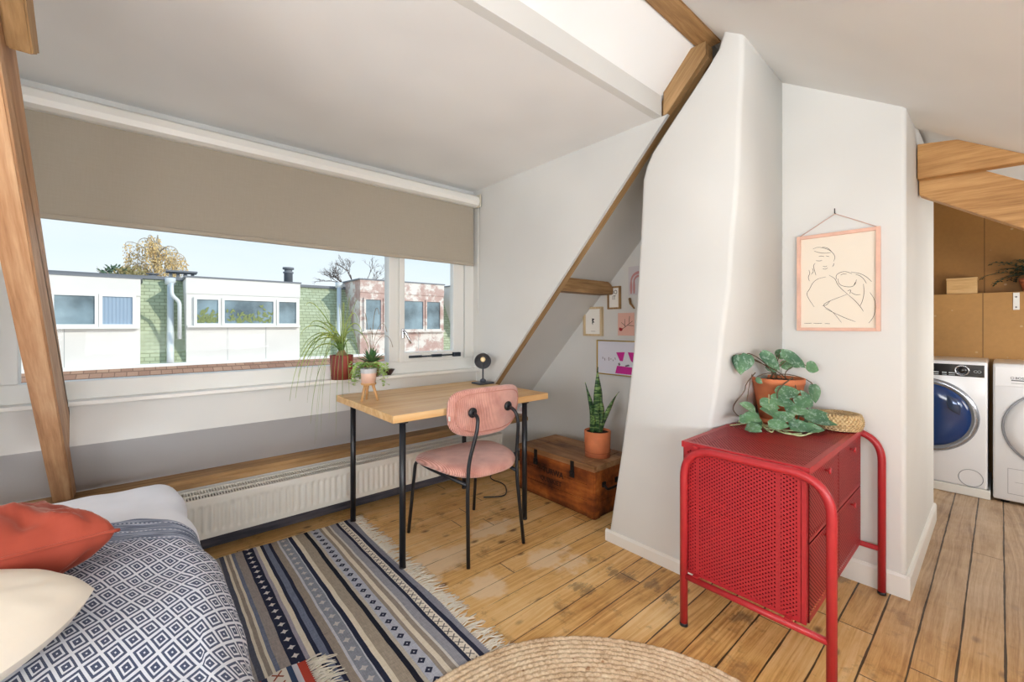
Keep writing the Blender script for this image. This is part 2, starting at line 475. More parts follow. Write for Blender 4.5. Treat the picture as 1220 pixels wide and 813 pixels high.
# wall with the drawing + passage wall
m = MB(); pts = [(2.48, .93), (2.48, .267 + .02)]
for k in range(1, 6):
    t = PI / 2 * k / 5; pts.append((2.48 + .02 - .02 * math.cos(t), .267 + .02 - .02 * math.sin(t)))
pts += [(3.62, .267), (3.62, .93)]
vs = [(p[0], p[1], 0) for p in pts] + [(p[0], p[1], min(RS(p[1]) + .03, 2.6)) for p in pts]; n = len(pts)
m.add(vs, [list(range(n)), list(range(n, 2 * n))[::-1]] + [(i, n + i, n + (i + 1) % n, (i + 1) % n) for i in range(n)])
struct('wall_picture', m, M_wall)
# rear walls out of view
struct('wall_rear', MB().box((XL, -1.95, 0), (XR + .1, -1.90, .70)), M_wall)
gm = MB()
gy0, gy1, gz0, gz1 = -.9, .75, .85, 1.95
gm.prism([(-1.95, 0), (gy0, 0), (gy0, RS(gy0)), (-1.95, RS(-1.95))], 'x', XL - .08, XL)
gm.prism([(gy1, 0), (2.86, 0), (2.86, .47), (YR, ZR), (gy1, RS(gy1))], 'x', XL - .08, XL)
gm.prism([(gy0, 0), (gy1, 0), (gy1, gz0), (gy0, gz0)], 'x', XL - .08, XL)
gm.prism([(gy0, gz1 - .55), (gy1, gz1), (gy1, RS(gy1)), (gy0, RS(gy0))], 'x', XL - .08, XL)
struct('wall_gable', gm, M_wall)
w2 = MB()
for a, b in (((XL - .06, gy0, gz0), (XL - .02, gy0 + .05, 1.40)), ((XL - .06, gy1 - .05, gz0), (XL - .02, gy1, gz1 - .02)),
             ((XL - .06, gy0, gz0), (XL - .02, gy1, gz0 + .05)), ((XL - .06, -.1, gz0), (XL - .02, -.05, 1.66))): w2.box(a, b)
o = struct('window_added', w2, M_sash)  # unseen window, added with its opening for the gable fill lamp
# laundry end wall: ochre hardboard
def board_mat(nm, base, seams):
    g = G(nm, .6); co = g.coord(); x, y, z = g.sep(co)
    n1 = g.noise(co, 2.0, 3); n2 = g.noise(co, 40, 3)
    f = g.mt('ADD', g.mt('MULTIPLY', n1, .7), g.mt('MULTIPLY', n2, .3))
    col = g.ramp(f, [(.3, tuple(q * .88 for q in base)), (.7, base)])
    for (ax, p) in seams:
        c = y if ax == 'y' else z
        d = g.mt('ABSOLUTE', g.mt('SUBTRACT', c, p))
        col = g.mix(g.mt('MULTIPLY', g.mt('LESS_THAN', d, .0035), .6), col, (84, 56, 20))
    sp = g.vor(co, 9)
    col = g.mix(g.mt('MULTIPLY', g.smooth(sp, .09, .05), .4), col, (214, 190, 150))
    g.base(col); return g.m
M_bd1 = board_mat('ochre_hardboard_upper', (170, 122, 60), [('y', .085)])
M_bd2 = board_mat('ochre_hardboard_lower', (190, 142, 80), [('y', .09), ])
struct('wall_laundry', MB().prism([(-1.95, 0), (2.9, 0), (2.9, .47), (YR, ZR + .05), (-1.95, RS(-1.95) + .05)], 'x', XR, XR + .1), M_bd1)
struct('wall_laundry', MB().box((4.89, -1.9, 0), (5.045, .9, 1.424)), M_bd2)
struct('wall_laundry', MB().box((3.62, .9, 0), (5.05, .96, 2.6)), M_wall)

# ---- skirtings
def skirt(name, p, q, h, t, nrm, mat):
    p = Vector((*p, 0)); q = Vector((*q, 0)); d = (q - p); L = d.length
    M = frame_M(p, d.normalized(), Vector((*nrm, 0)), (0, 0, 1))
    m = MB().prism([(0, 0), (t, 0), (t, h - .012), (t - .006, h), (0, h)], 'x', 0, L, M)
    return struct(name, m, mat)
skirt('baseboard_chimney', (1.920, 1.42), (1.920, .90), .062, .013, (-1, 0), M_trimw)
skirt('baseboard_picture', (2.48, .93), (2.48, .2535), .10, .012, (-1, 0), M_trimw)
skirt('baseboard_passage', (2.4685, .267), (3.62, .267), .099, .014, (0, -1), M_trimw)
g = G('dark_slate_paint', .5); g.base(g.ramp(g.noise(g.scale(g.coord(), (1, 8, 8)), 4, 4), [(.4, (52, 54, 66)), (.66, (92, 90, 98))])); M_slate = g.m
struct('baseboard_window', MB().box((-2.5, 2.735, 0), (2.62, 2.80, .062), .006), M_slate)

# ---- window_1
WZ0, WZ1 = .84, 2.12
m = MB()
m.box((-.47, 2.735, WZ0), (1.97, 2.80, .925), .004)
m.box((-.47, 2.735, 2.05), (1.97, 2.80, WZ1), .004)
m.box((-.485, 2.735, .925), (-.405, 2.80, 2.05), .004)
m.box((1.257, 2.725, .925), (1.328, 2.80, 2.05), .004)
m.box((1.885, 2.735, .925), (1.97, 2.80, 2.05), .004)
win = struct('window_1', m, M_sash)
c = MB()
cx0, cx1, cz0, cz1 = 1.330, 1.883, .918, 2.045
c.box((cx0, 2.722, cz0), (cx0 + .042, 2.77, cz1), .004); c.box((1.772, 2.722, cz0), (1.868, 2.77, cz1), .004)
c.box((cx0 + .04, 2.722, cz0), (1.775, 2.77, .985), .004); c.box((cx0 + .04, 2.722, 1.98), (1.775, 2.77, cz1), .004)
struct('casement', c, M_sash, win)
g = G('window_glass', 0.0); nt = g.nt
tr = g.n('ShaderNodeBsdfTransparent'); tr.inputs[0].default_value = (.96, .97, .97, 1)
gl = g.n('ShaderNodeBsdfGlossy'); gl.inputs['Roughness'].default_value = .02
fr = g.n('ShaderNodeFresnel'); fr.inputs[0].default_value = 1.45
mx = g.n('ShaderNodeMixShader'); g.l(g.mt('MULTIPLY', fr.outputs[0], .06), mx.inputs[0]); g.l(tr.outputs[0], mx.inputs[1]); g.l(gl.outputs[0], mx.inputs[2])
g.l(mx.outputs[0], g.out.inputs[0]); M_glass = g.m
struct('glass', MB().box((-.407, 2.762, .923), (1.259, 2.766, 2.052)), M_glass, win)
struct('glass', MB().box((cx0 + .04, 2.745, .983), (1.774, 2.749, 1.982)), M_glass, win)
hd = MB(); hd.box((1.345, 2.705, 1.085), (1.362, 2.722, 1.15), .004)
hd.tube(rounded([(1.353, 2.712, 1.135), (1.353, 2.685, 1.135), (1.385, 2.675, 1.07), (1.392, 2.675, 1.05)], .012), .008, 8)
struct('window_handle', hd, M_chrome, win)
sy = MB(); sy.box((1.40, 2.708, .945), (1.50, 2.722, .962), .003); sy.tube([(1.50, 2.712, .952), (1.80, 2.708, .955)], .006, 8)
sy.box((1.58, 2.700, .944), (1.66, 2.722, .964), .003); sy.box((1.76, 2.69, .94), (1.82, 2.722, .972), .004)
struct('window_stay', sy, plain('dark_stay_metal', (60, 66, 76), .4, .6), win)
sill = MB().box((-.50, 2.655, .822), (1.97, 2.745, .842), .004)
struct('trim_2', sill, M_trimw, None, 'white painted window sill')

# ---- roller blind
def blind_mat():
    g = G('taupe_blind_cloth', .85, spec=.1); co = g.coord()
    n1 = g.noise(g.scale(co, (160, 1, 14)), 1, 2); n2 = g.noise(g.scale(co, (14, 1, 160)), 1, 2)
    g.base(g.ramp(g.mt('MULTIPLY', g.mt('ADD', n1, n2), .5), [(.3, (176, 167, 152)), (.7, (181, 173, 158))]))
    tl = g.n('ShaderNodeBsdfTranslucent'); tl.inputs[0].default_value = lin((180, 165, 140))
    mx = g.n('ShaderNodeMixShader'); mx.inputs[0].default_value = .14
    g.l(g.b.outputs[0], mx.inputs[1]); g.l(tl.outputs[0], mx.inputs[2]); g.l(mx.outputs[0], g.out.inputs[0]); return g.m
bl = thing('roller_blind', (.73, 2.68, 1.64), 'wide taupe roller blind half lowered over the window', 'blind')
part('blind_cloth', MB().box((-.475, 2.690, 1.655), (1.935, 2.693, 2.13)), blind_mat(), bl)
part('bottom_bar', MB().box((-.475, 2.682, 1.636), (1.935, 2.700, 1.660), .004), plain('taupe_bar', (168, 158, 142), .6), bl)
cs = MB().prism([(2.725, 2.09), (2.66, 2.09), (2.632, 2.10), (2.622, 2.125), (2.63, 2.16), (2.66, 2.178), (2.725, 2.178)], 'x', -.49, 1.945)
part('cassette', cs, M_trimw, bl)
part('end_cap', MB().box((1.945, 2.615, 2.085), (1.957, 2.725, 2.183), .004), plain('cream_plastic', (205, 200, 185), .4), bl)
ch = MB()
for dx in (0, .012): ch.tube([(1.948 + dx * .5, 2.64 + dx, 2.09), (1.948, 2.64 + dx, 1.28)], .0022, 6)
ch.tube([(1.948, 2.640, 1.28), (1.948, 2.646, 1.265), (1.948, 2.652, 1.28)], .0022, 6)
part('chain', ch, M_trimw, bl)

# ---- timbers
pb = MB().prism([(2.79, .317), (2.79, .345), (2.815, .362), (2.955, .362), (2.955, .317)], 'x', XL + .05, 2.61)
single('wall_plate_beam', pb, M_beamX, (0, 2.85, .317), 'long weathered timber beam lying above the radiator', 'beam')
# right rafter
def rafter_poly(z0, z1, off_back): return [(RFT(z0), z0), (RFT(z1), z1), (RFT(z1) + off_back, z1), (RFT(z0) + off_back, z0)]
rp = [(RFT(.40), .40), (1.095, 2.221), (.897, 2.433), (.897, 2.496), (LINY(2.496) , 2.496), (LINY(.40), .40)]
single('rafter', MB().prism(rp, 'x', LX1 + .0205, LX1 + .072, None, .003), M_beam, (2.0, 1.8, .4), 'slender sloping timber rafter between desk corner and ridge beam', 'beam')
# exposed side of this rafter above the dormer ceiling
rp2 = MB().prism([(1.088, 2.232), (.897, 2.436), (.897, 2.496), (LINY(2.496), 2.496), (1.108, LIN(1.108)), (1.108, 2.232)], 'x', LX1 - .004, LX1 + .02)
o = bpy.data.objects['rafter']
part('rafter_cheek_board', rp2, M_beam, o)
# left post rafter
zb = .365
lp = [(RFT(zb), zb), (RFT(2.228), 2.228), (RFT(2.228) + .26, 2.228), (2.70, 3.393 - 1.07 * (2.70 - .26)), (2.70, .80), (2.698, .645), (LINY(zb) - .002, zb)]
M_post = wood('post_pine', (142, 98, 66), (180, 136, 98), (206, 168, 130), 'S', 1.5, .55, True, .2, (90, 52, 44), 1.0)
lpo = single('rafter', MB().prism(lp, 'x', -.316, -.25, None, .005), M_post, (-.28, 2.8, zb), 'thick knotty sloping timber post standing behind the bed', 'beam')
sp = MB().prism([(RFT(1.84) + .10, 1.84), (RFT(2.226) + .02, 2.226), (RFT(2.226) + .22, 2.226), (RFT(1.88) + .22, 1.88)], 'x', -.249, -.205, None, .004)
single('timber_stub', sp, M_beam, (-.22, 1.5, 1.9), 'short sawn timber piece nailed beside the top of the thick sloping post', 'timber')
rb = MB().prism([(.85, 2.497), (.95, 2.497), (.95, 2.60), (.85, 2.60)], 'x', XL + .05, 2.035, None, .006)
single('ridge_beam', rb, M_beamX, (0, .9, 2.5), 'rough timber ridge beam along the top of the roof', 'beam')
pu = MB().prism([(2.045, 1.40), (2.60, 1.40), (2.618, 1.44), (2.585, 1.475), (2.55, 1.492), (2.045, 1.492)], 'y', 1.87, 1.985, None, .003)
single('purlin', pu, M_beamX, (2.3, 1.93, 1.4), 'short timber purlin above the framed prints in the niche', 'beam')
# tie beam and rafter at the laundry opening
tb = MB().prism([(.262, 1.878), (-1.0, 1.868), (-1.0, 1.878), (-.10, 1.868), (.13, 2.022), (.262, 2.04)], 'x', 2.80, 2.86)
tb = MB().prism([(.262, 1.880), (-.12, 1.866), (.13, RS(.13) + 0.0), (.262, 2.045)], 'x', 2.80, 2.86, None, .002)
single('tie_beam', tb, M_beamY, (2.83, 0, 1.87), 'upper timber of the crossed pair above the laundry opening', 'beam')
RF2 = lambda y: 1.64 + .67 * y
lb = MB().prism([(.262, RF2(.262)), (-1.6, RF2(-1.6)), (-1.6, RF2(-1.6) + .205), (.262, RF2(.262) + .205)], 'x', 2.865, 2.94, None, .003)
single('rafter', lb, M_beamY, (2.9, 0, 1.6), 'lower sloping timber of the crossed pair above the laundry opening', 'beam')

# ---- radiator
rad = thing('radiator', (.8, 2.68, .11), 'long low white panel radiator under the timber beam', 'radiator')
RY0, RY1, RZ0, RZ1, RX0, RX1 = 2.600, 2.765, .109, .312, -.9, 2.15
M_rad = plain('radiator_enamel', (226, 224, 216), .35)
fp = MB(); N = int((RX1 - RX0) / .0333); 
def rad_fn(a, b):
    x = RX0 + (RX1 - RX0) * a; z = RZ0 + (RZ1 - RZ0 - .008) * b
    ph = (x - RX0) / .0333 * 2 * PI
    k = max(0, min(1, (math.sin(ph) * 1.6 + .5))) * max(0, min(1, (min(b - .12, .86 - b)) * 14))
    return (x, RY0 - .0 + .007 * k, z)
fp.grid(rad_fn, N * 8, 24)
fp.box((RX0, RY0 + .008, RZ0), (RX1, RY0 + .02, RZ1 - .01))
part('front_panel', fp, M_rad, rad)
part('rear_panel', MB().box((RX0, RY1 - .012, RZ0), (RX1, RY1, RZ1 - .01), .003), M_rad, rad)
part('side_panel', MB().box((RX1, RY0, RZ0), (RX1 + .004, RY1, RZ1)), M_rad, rad)
tg = MB(); x = RX0
tg.box((RX0, RY0, RZ1 - .010), (RX1, RY0 + .014, RZ1), .002); tg.box((RX0, RY1 - .014, RZ1 - .010), (RX1, RY1, RZ1), .002)
tg.box((RX0, (RY0 + RY1) / 2 - .006, RZ1 - .010), (RX1, (RY0 + RY1) / 2 + .006, RZ1), .002)
while x < RX1 - .01:
    tg.box((x, RY0 + .01, RZ1 - .008), (x + .006, RY1 - .01, RZ1 - .003)); x += .0125
part('top_grille', tg, M_rad, rad)
part('convector_core', MB().box((RX0 + .01, RY0 + .03, RZ0 + .02), (RX1 - .01, RY1 - .03, RZ1 - .03)), plain('radiator_inside', (120, 118, 110), .8), rad)
rv = MB().lathe([(0, 0), (.02, 0), (.02, .05), (.014, .06), (0, .06)], (RX1 + .03, 2.68, .13), 14); rv.tube([(RX1 + .03, 2.68, 0.0), (RX1 + .03, 2.68, .13)], .007)
part('valve', rv, M_trimw, rad)
# ------------------------------------------------------------------ desk
DZ = .75
desk = thing('desk', (1.40, 2.26, 0), 'pine topped writing desk on four thin black legs below the window', 'desk')
tp = MB(); yb = [1.868, 2.03, 2.19, 2.35, 2.50, 2.652]
for a, b in zip(yb, yb[1:]): tp.box((.882, a + .0004, DZ - .037), (1.922, b - .0004, DZ), .002)
part('tabletop', tp, M_desk, desk)
for x in (.942, 1.742):
    for y in (1.893, 2.535):
        l = part('leg', MB().tube([(x, y, .003), (x, y, DZ - .045)], .0155, 16), M_black, desk)
        pl_ = MB().lathe([(0, 0), (.028, 0), (.028, .005), (0, .006)], (x, y, DZ - .0440), 16)
        part('mounting_plate', pl_, M_black, l)
        part('foot', MB().lathe([(0, 0), (.0165, 0), (.0165, .012), (0, .012)], (x, y, .001), 14), M_black, l)

# ------------------------------------------------------------------ pink chair
def corduroy(nm, axis):
    g = G(nm, .85, spec=.2); co = g.coord(); x, y, z = g.sep(co)
    c = {'x': x, 'y': y}[axis]
    s_ = g.mt('SINE', g.mt('MULTIPLY', c, 2 * PI / .0075)); n1 = g.noise(co, 14, 3)
    f = g.mt('ADD', g.mt('MULTIPLY', s_, .22), n1)
    g.base(g.ramp(f, [(.25, (190, 130, 118)), (.75, (230, 176, 162))])); g.bump(s_, .5, .003)
    g.b.inputs['Sheen Weight'].default_value = .5; g.b.inputs['Sheen Roughness'].default_value = .4; return g.m
M_cord = corduroy('pink_corduroy', 'x')
chx, chy = 1.37, 1.95
chair = thing('dining_chair', (chx, chy, 0), 'pink corduroy chair with thin black legs tucked at the desk', 'chair')
def superell(t, a, b, n):
    c, s_ = math.cos(t), math.sin(t)
    return a * abs(c) ** (2 / n) * (1 if c >= 0 else -1), b * abs(s_) ** (2 / n) * (1 if s_ >= 0 else -1)
def pad(cx, cy, a, b, n, ztop, zbot, dome, mb, shape=lambda x, y: (x, y, 0)):
    prof = [(0, ztop + dome), (.4, ztop + dome * .95), (.75, ztop + dome * .7), (.92, ztop + dome * .2), (.985, ztop - .012), (1.0, (ztop + zbot) / 2), (.975, zbot + .008), (.9, zbot), (.5, zbot), (0, zbot)]
    n_t = 56; vs = []; fs = []; rows = []
    for r, z in prof:
        if r == 0: rows.append([len(vs)]); x, y, dz = shape(0, 0); vs.append((cx + x, cy + y, z + dz)); continue
        rows.append(list(range(len(vs), len(vs) + n_t)))
        for k in range(n_t):
            x, y = superell(2 * PI * k / n_t, a * r, b * r, n)
            x, y, dz = shape(x, y); vs.append((cx + x, cy + y, z + dz))
    for A, B in zip(rows, rows[1:]):
        for k in range(n_t):
            k2 = (k + 1) % n_t
            if len(A) == 1: fs.append((A[0], B[k], B[k2]))
            elif len(B) == 1: fs.append((A[k], B[0], A[k2]))
            else: fs.append((A[k], B[k], B[k2], A[k2]))
    mb.add(vs, fs, None, True)
sm = MB()
pad(1.364, 1.945, .250, .245, 3.0, .455, .405, .012, sm, lambda x, y: (x * (1 + .12 * y / .25), y, .012 * math.cos(y / .25 * 2) + .03 * (x / .245) ** 2 * 0.25))
sub(part('seat', sm, M_cord, chair))
bk = MB(); cxb = 1.378
def back_pt(a, b, side):
    # a,b in [-1,1] param on superellipse disc -> use square mapping
    pass
prof = [(0, .026), (.5, .026), (.86, .022), (.96, .014), (1.0, 0), (.96, -.014), (.86, -.018), (.5, -.018), (0, -.018)]
vs = []; fs = []; rows = []; n_t = 64
for r, d in prof:
    if r == 0: rows.append([len(vs)]); pts = [(0, 0)]
    else: rows.append(list(range(len(vs), len(vs) + n_t))); pts = [superell(2 * PI * k / n_t, .238 * r, .122 * r, 4.2) for k in range(n_t)]
    for x, z in pts:
        zz = .735 + z - .02 * (max(0, -z) / .12) * (1 - (x / .24) ** 2)
        w = x * (1 - .07 * max(0, -z) / .12)
        yy = 1.775 + .045 * (x / .24) ** 2 - d + (z) * -.12
        vs.append((cxb + w, yy, zz))
for A, B in zip(rows, rows[1:]):
    for k in range(n_t):
        k2 = (k + 1) % n_t
        if len(A) == 1: fs.append((A[0], B[k], B[k2]))
        elif len(B) == 1: fs.append((A[k], B[0], A[k2]))
        else: fs.append((A[k], B[k], B[k2], A[k2]))
bk.add(vs, fs, None, True)
bo = sub(part('backrest', bk, M_cord, chair))
pp = MB(); ring_ = []
for k in range(65):
    x, z = superell(2 * PI * k / 64, .208, .096, 4.0)
    yy = 1.775 + .045 * (x / .24) ** 2 - .0265 + z * -.12
    ring_.append((cxb + x * (1 - .07 * max(0, -z) / .12), yy, .735 + z - .02 * (max(0, -z) / .12) * (1 - (x / .24) ** 2)))
pp.tube(ring_, .0028, 6, False); part('seam_piping', pp, plain('pink_piping', (200, 140, 126), .8), bo)
part('fabric_tag', MB().box((1.143, 1.790, .70), (1.147, 1.802, .722)), M_trimw, bo, label='small white fabric tag')
TR = .0095
def leg(path): return part('leg', MB().tube(rounded(path, .05, 7), TR, 12), M_black, chair)
leg([(1.182, 1.685, 0.002), (1.187, 1.698, .36), (1.198, 1.705, .50), (1.240, 1.690, .66), (1.252, 1.700, .722), (1.252, 1.752, .735)])
leg([(1.545, 1.686, 0.002), (1.508, 1.698, .36), (1.512, 1.705, .50), (1.512, 1.690, .66), (1.500, 1.705, .725), (1.492, 1.765, .738)])
leg([(1.131, 2.199, 0.002), (1.150, 2.150, .425), (1.17, 2.06, .398), (1.19, 1.71, .395)])
leg([(1.585, 2.199, 0.002), (1.575, 2.150, .425), (1.56, 2.06, .398), (1.515, 1.71, .395)])
ub = MB(); ub.tube([(1.18, 1.85, .397), (1.54, 1.85, .397)], .008, 8); ub.tube([(1.17, 2.05, .397), (1.56, 2.05, .397)], .008, 8)
part('seat_frame', ub, M_black, chair)
for (x, y, z, nx) in ((1.252, 1.748, .735, 0), (1.494, 1.758, .738, 0)):
    M = Matrix.Translation((x, y, z)) @ Matrix.Rotation(R(90), 4, 'X')
    part('back_knob', MB().lathe([(0, -.004), (.024, -.004), (.026, .004), (.022, .009), (.012, .012), (0, .012)], (0, 0, 0), 20, M), M_black, chair)

# ------------------------------------------------------------------ desk lamp
LP = on_z(574, 456, DZ); lx, ly = 1.862, 2.47
M_lampg = plain('lamp_grey_enamel', (78, 82, 92), .35, .2)
lamp = thing('desk_lamp', (lx, ly, DZ), 'small grey enamel desk lamp with a bell shade facing the room', 'lamp')
part('base', MB().box((lx - .065, ly - .055, DZ), (lx + .065, ly + .055, DZ + .014), .005), M_lampg, lamp)
part('stem', MB().lathe([(0, .014), (.022, .014), (.022, .028), (.010, .036), (.006, .04), (.006, .125), (0, .125)], (lx, ly, DZ), 16), M_lampg, lamp)
dirv = Vector((-.60, -.74, -.28)).normalized()
hc = Vector((lx + .0, ly, DZ + .175))
ez = dirv; ex = ez.cross(Vector((0, 0, 1))).normalized(); ey = ez.cross(ex)
HM = frame_M(hc - dirv * .03, ex, ey, ez)
sh = part('lamp_shade', MB().lathe([(.018, -.045), (.030, -.035), (.034, .0), (.058, .05), (.060, .062), (.057, .062), (.055, .05), (.031, .002), (.0, -.01)], (0, 0, 0), 30, HM), M_lampg, lamp)
g = G('bulb_glass', .1); g.b.inputs['Transmission Weight'].default_value = .3; g.base((236, 222, 190)); g.b.inputs['Emission Color'].default_value = (1, .75, .4, 1); g.b.inputs['Emission Strength'].default_value = .25
part('bulb', MB().lathe([(0, -.005), (.010, .0), (.018, .022), (.018, .032), (.010, .045), (0, .048)], (0, 0, 0), 16, HM), g.m, sh)
hb = MB(); hb.tube(bez((lx, ly, DZ + .12), (lx + .03, ly + .02, DZ + .15), (lx + .035, ly + .03, DZ + .23), hc - dirv * .07 + Vector((0, 0, .012)), 10), .004, 6)
hb.tube([hc - dirv * .08, hc - dirv * .06], .012, 10)
part('hinge', hb, M_lampg, lamp)

# ------------------------------------------------------------------ old trunk
def trunk_mat():
    g = G('old_trunk_wood', .55, spec=.35); co = g.coord(); x, y, z = g.sep(co)
    v = g.scale(co, (1, .14, 1)); nb = g.noise(v, 14, 4, .6, .5); blot = g.noise(co, 4.5, 4, .65)
    f = g.mt('ADD', g.mt('MULTIPLY', nb, .5), g.mt('MULTIPLY', blot, .55))
    col = g.ramp(f, [(.36, (52, 20, 8)), (.48, (112, 54, 20)), (.60, (160, 88, 36)), (.76, (196, 132, 74))])
    edge = g.noise(co, 18, 3, .6)
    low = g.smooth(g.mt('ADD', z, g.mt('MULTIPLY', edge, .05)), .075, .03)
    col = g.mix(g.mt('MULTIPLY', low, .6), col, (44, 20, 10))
    g.base(col); g.bump(nb, .3, .004); return g.m
def trunk_top():
    g = G('trunk_lid_wood', .6); co = g.coord(); v = g.scale(co, (1, .12, 1)); nb = g.noise(v, 16, 4, .6, .4); blot = g.noise(co, 5, 3)
    f = g.mt('ADD', g.mt('MULTIPLY', nb, .6), g.mt('MULTIPLY', blot, .4))
    g.base(g.ramp(f, [(.35, (96, 60, 34)), (.52, (150, 108, 70)), (.7, (186, 146, 106))])); g.bump(nb, .25, .004); return g.m
M_tr, M_trt = trunk_mat(), trunk_top(); M_iron = plain('black_iron', (34, 30, 30), .55, .5, .2, 60)
tk = thing('trunk', (2.22, 1.93, 0), 'old brown wooden trunk with iron clasps in the niche by the desk', 'trunk')
tx0, tx1, ty0, ty1, tz = 2.046, 2.42, 1.604, 2.268, .325
b_ = MB()
for a, b in ((.004, .10), (.102, .198), (.20, .288)): b_.box((tx0, ty0, a), (tx1, ty1, b), .003)
for y in (ty0 - .0, ty1 - .05): b_.box((tx0 - .006, y, .004), (tx0 + .01, y + .05, .288), .002)
for x in (tx0, tx1 - .05): b_.box((x - .0, ty0 - .007, .004), (x + .05, ty0 + .01, .288), .002)
part('chest_body', b_, M_tr, tk)
l_ = MB(); w = (tx1 - tx0 + .016) / 3
for i in range(3): l_.box((tx0 - .008 + i * w, ty0 - .008, tz - .036), (tx0 - .009 + (i + 1) * w, ty1 + .008, tz), .003)
for y in (ty0 + .07, ty1 - .12): l_.box((tx0 + .02, y, tz), (tx1 - .02, y + .05, tz + .004), .0015)
part('lid', l_, M_trt, tk)
for y in (1.77, 2.10):
    c = MB(); c.box((tx0 - .014, y - .014, .255), (tx0 - .006, y + .014, tz - .004), .003); c.box((tx0 - .018, y - .018, .218), (tx0 - .006, y + .018, .258), .004)
    c.tube([(tx0 - .02, y, .262), (tx0 - .02, y, .225)], .006, 8)
    part('clasp', c, M_iron, tk)
h_ = MB(); h_.tube(rounded([(2.13, ty0 - .009, .20), (2.13, ty0 - .035, .175), (2.26, ty0 - .035, .175), (2.26, ty0 - .009, .20)], .02), .008, 8)
h_.box((2.115, ty0 - .014, .185), (2.145, ty0 - .006, .215)); h_.box((2.245, ty0 - .014, .185), (2.275, ty0 - .006, .215))
part('side_handle', h_, M_iron, tk)
le = MB()
LM = frame_M((tx0 - .0075, 2.035, .185), (0, -1, 0), (0, 0, 1), (-1, 0, 0)); text_into(le, 'TURWA', .052, LM, .0006, 'LEFT', .001)
LM = frame_M((tx0 - .0075, 2.055, .128), (0, -1, 0), (0, 0, 1), (-1, 0, 0)); text_into(le, 'QUINKIET', .042, LM, .0006, 'LEFT', .0005)
part('stencil_lettering', le, plain('stencil_black', (44, 24, 14), .8), tk)

# ------------------------------------------------------------------ red perforated cabinet
RED = (172, 42, 47)
M_red = plain('red_powder_coat', RED, .38, 0, .03, 30, spec=.45)
def perf(nm, ax, pitch, r, solids=()):
    g = G(nm, .38, spec=.45); g.base(RED); co = g.coord(); x, y, z = g.sep(co)
    A, B = {'yz': (y, z), 'xz': (x, z), 'xy': (x, y)}[ax]
    pa, pb2 = pitch * .67, pitch
    ca = g.mt('DIVIDE', A, pa); odd = g.mt('MULTIPLY', g.mt('FRACT', g.mt('MULTIPLY', g.mt('FLOOR', ca), .5)), 1.0)
    a = g.mt('MULTIPLY', g.mt('SUBTRACT', g.mt('FRACT', ca), .5), pa)
    b = g.mt('MULTIPLY', g.mt('SUBTRACT', g.mt('FRACT', g.mt('ADD', g.mt('DIVIDE', B, pb2), odd)), .5), pb2)
    d = g.mt('SQRT', g.mt('ADD', g.mt('MULTIPLY', a, a), g.mt('MULTIPLY', b, b)))
    hole = g.mt('LESS_THAN', d, r)
    for (c, lo, hi) in solids:
        cc = {'x': x, 'y': y, 'z': z}[c]
        ins = g.mt('MULTIPLY', g.mt('GREATER_THAN', cc, lo), g.mt('LESS_THAN', cc, hi))
        hole = g.mt('MULTIPLY', hole, g.mt('SUBTRACT', 1.0, ins))
    tr = g.n('ShaderNodeBsdfTransparent'); mx = g.n('ShaderNodeMixShader')
    g.l(hole, mx.inputs[0]); g.l(g.b.outputs[0], mx.inputs[1]); g.l(tr.outputs[0], mx.inputs[2]); g.l(mx.outputs[0], g.out.inputs[0]); return g.m
cb = thing('cabinet', (2.02, .60, 0), 'red perforated metal chest of drawers on tubular legs', 'cabinet')
cx0, cx1, cy0, cy1, cz0, cz1 = 1.618, 2.420, .408, .826, .205, .718
O = Vector((2.02, .60, 0))
def rel(c, a, b):
    o = {'x': O.x, 'y': O.y, 'z': 0}[c]; return (c, a - o, b - o)
S = .0137
M_tray = plain('tray_shade_red', (70, 12, 20), .7)  # red trays coloured darker to imitate shade behind the holes
m_side = perf('red_perforated_side', 'yz', S, .0031, [rel('y', 0, cy0 + .030), rel('y', cy1 - .012, 2), rel('y', .486, .497), rel('y', .7665, .774), rel('z', -1, cz0 + .012), rel('z', cz1 - .03, 2)])
m_front = perf('red_perforated_front', 'xz', S, .0042, [rel('z', -1, cz0 + .016), rel('z', cz1 - .02, 2), rel('z', .455, .478)])
m_top = perf('red_perforated_top', 'xy', S, .0040, [rel('x', 0, cx0 + .012), rel('x', cx1 - .012, 9), rel('y', 0, cy0 + .012), rel('y', cy1 - .012, 9)])
for x in (cx0, cx1 - .003): part('side_panel', MB().box((x, cy0 + .018, cz0), (x + .003, cy1, cz1 - .003)), m_side, cb)
part('top_panel', MB().box((cx0 - .004, cy0 - .004, cz1 - .003), (cx1 + .004, cy1 + .003, cz1)), m_top, cb)
te = MB()
te.box((cx0 - .005, cy0 - .005, cz1 - .022), (cx0 - .003, cy1 + .003, cz1 + .0004)); te.box((cx1 + .003, cy0 - .005, cz1 - .022), (cx1 + .005, cy1 + .003, cz1 + .0004))
te.box((cx0 - .005, cy0 - .006, cz1 - .022), (cx1 + .005, cy0 - .004, cz1 + .0004)); te.box((cx0 - .005, cy1 + .003, cz1 - .022), (cx1 + .005, cy1 + .005, cz1 + .0004))
part('top_rim', te, M_red, cb)
part('back_panel', MB().box((cx0, cy1 - .003, cz0), (cx1, cy1, cz1 - .003)), M_red, cb)
part('bottom_panel', MB().box((cx0 + .003, cy0 + .018, cz0), (cx1 - .003, cy1 - .003, cz0 + .003)), M_red, cb)
part('middle_divider', MB().box((2.016, cy0 + .02, cz0), (2.019, cy1 - .004, cz1 - .004)), M_red, cb)
for (x0_, x1_) in ((cx0, cx0 + .014), (cx1 - .014, cx1)): part('corner_profile', MB().box((x0_, cy0 + .004, cz0), (x1_, cy0 + .02, cz1 - .004)), M_red, cb)
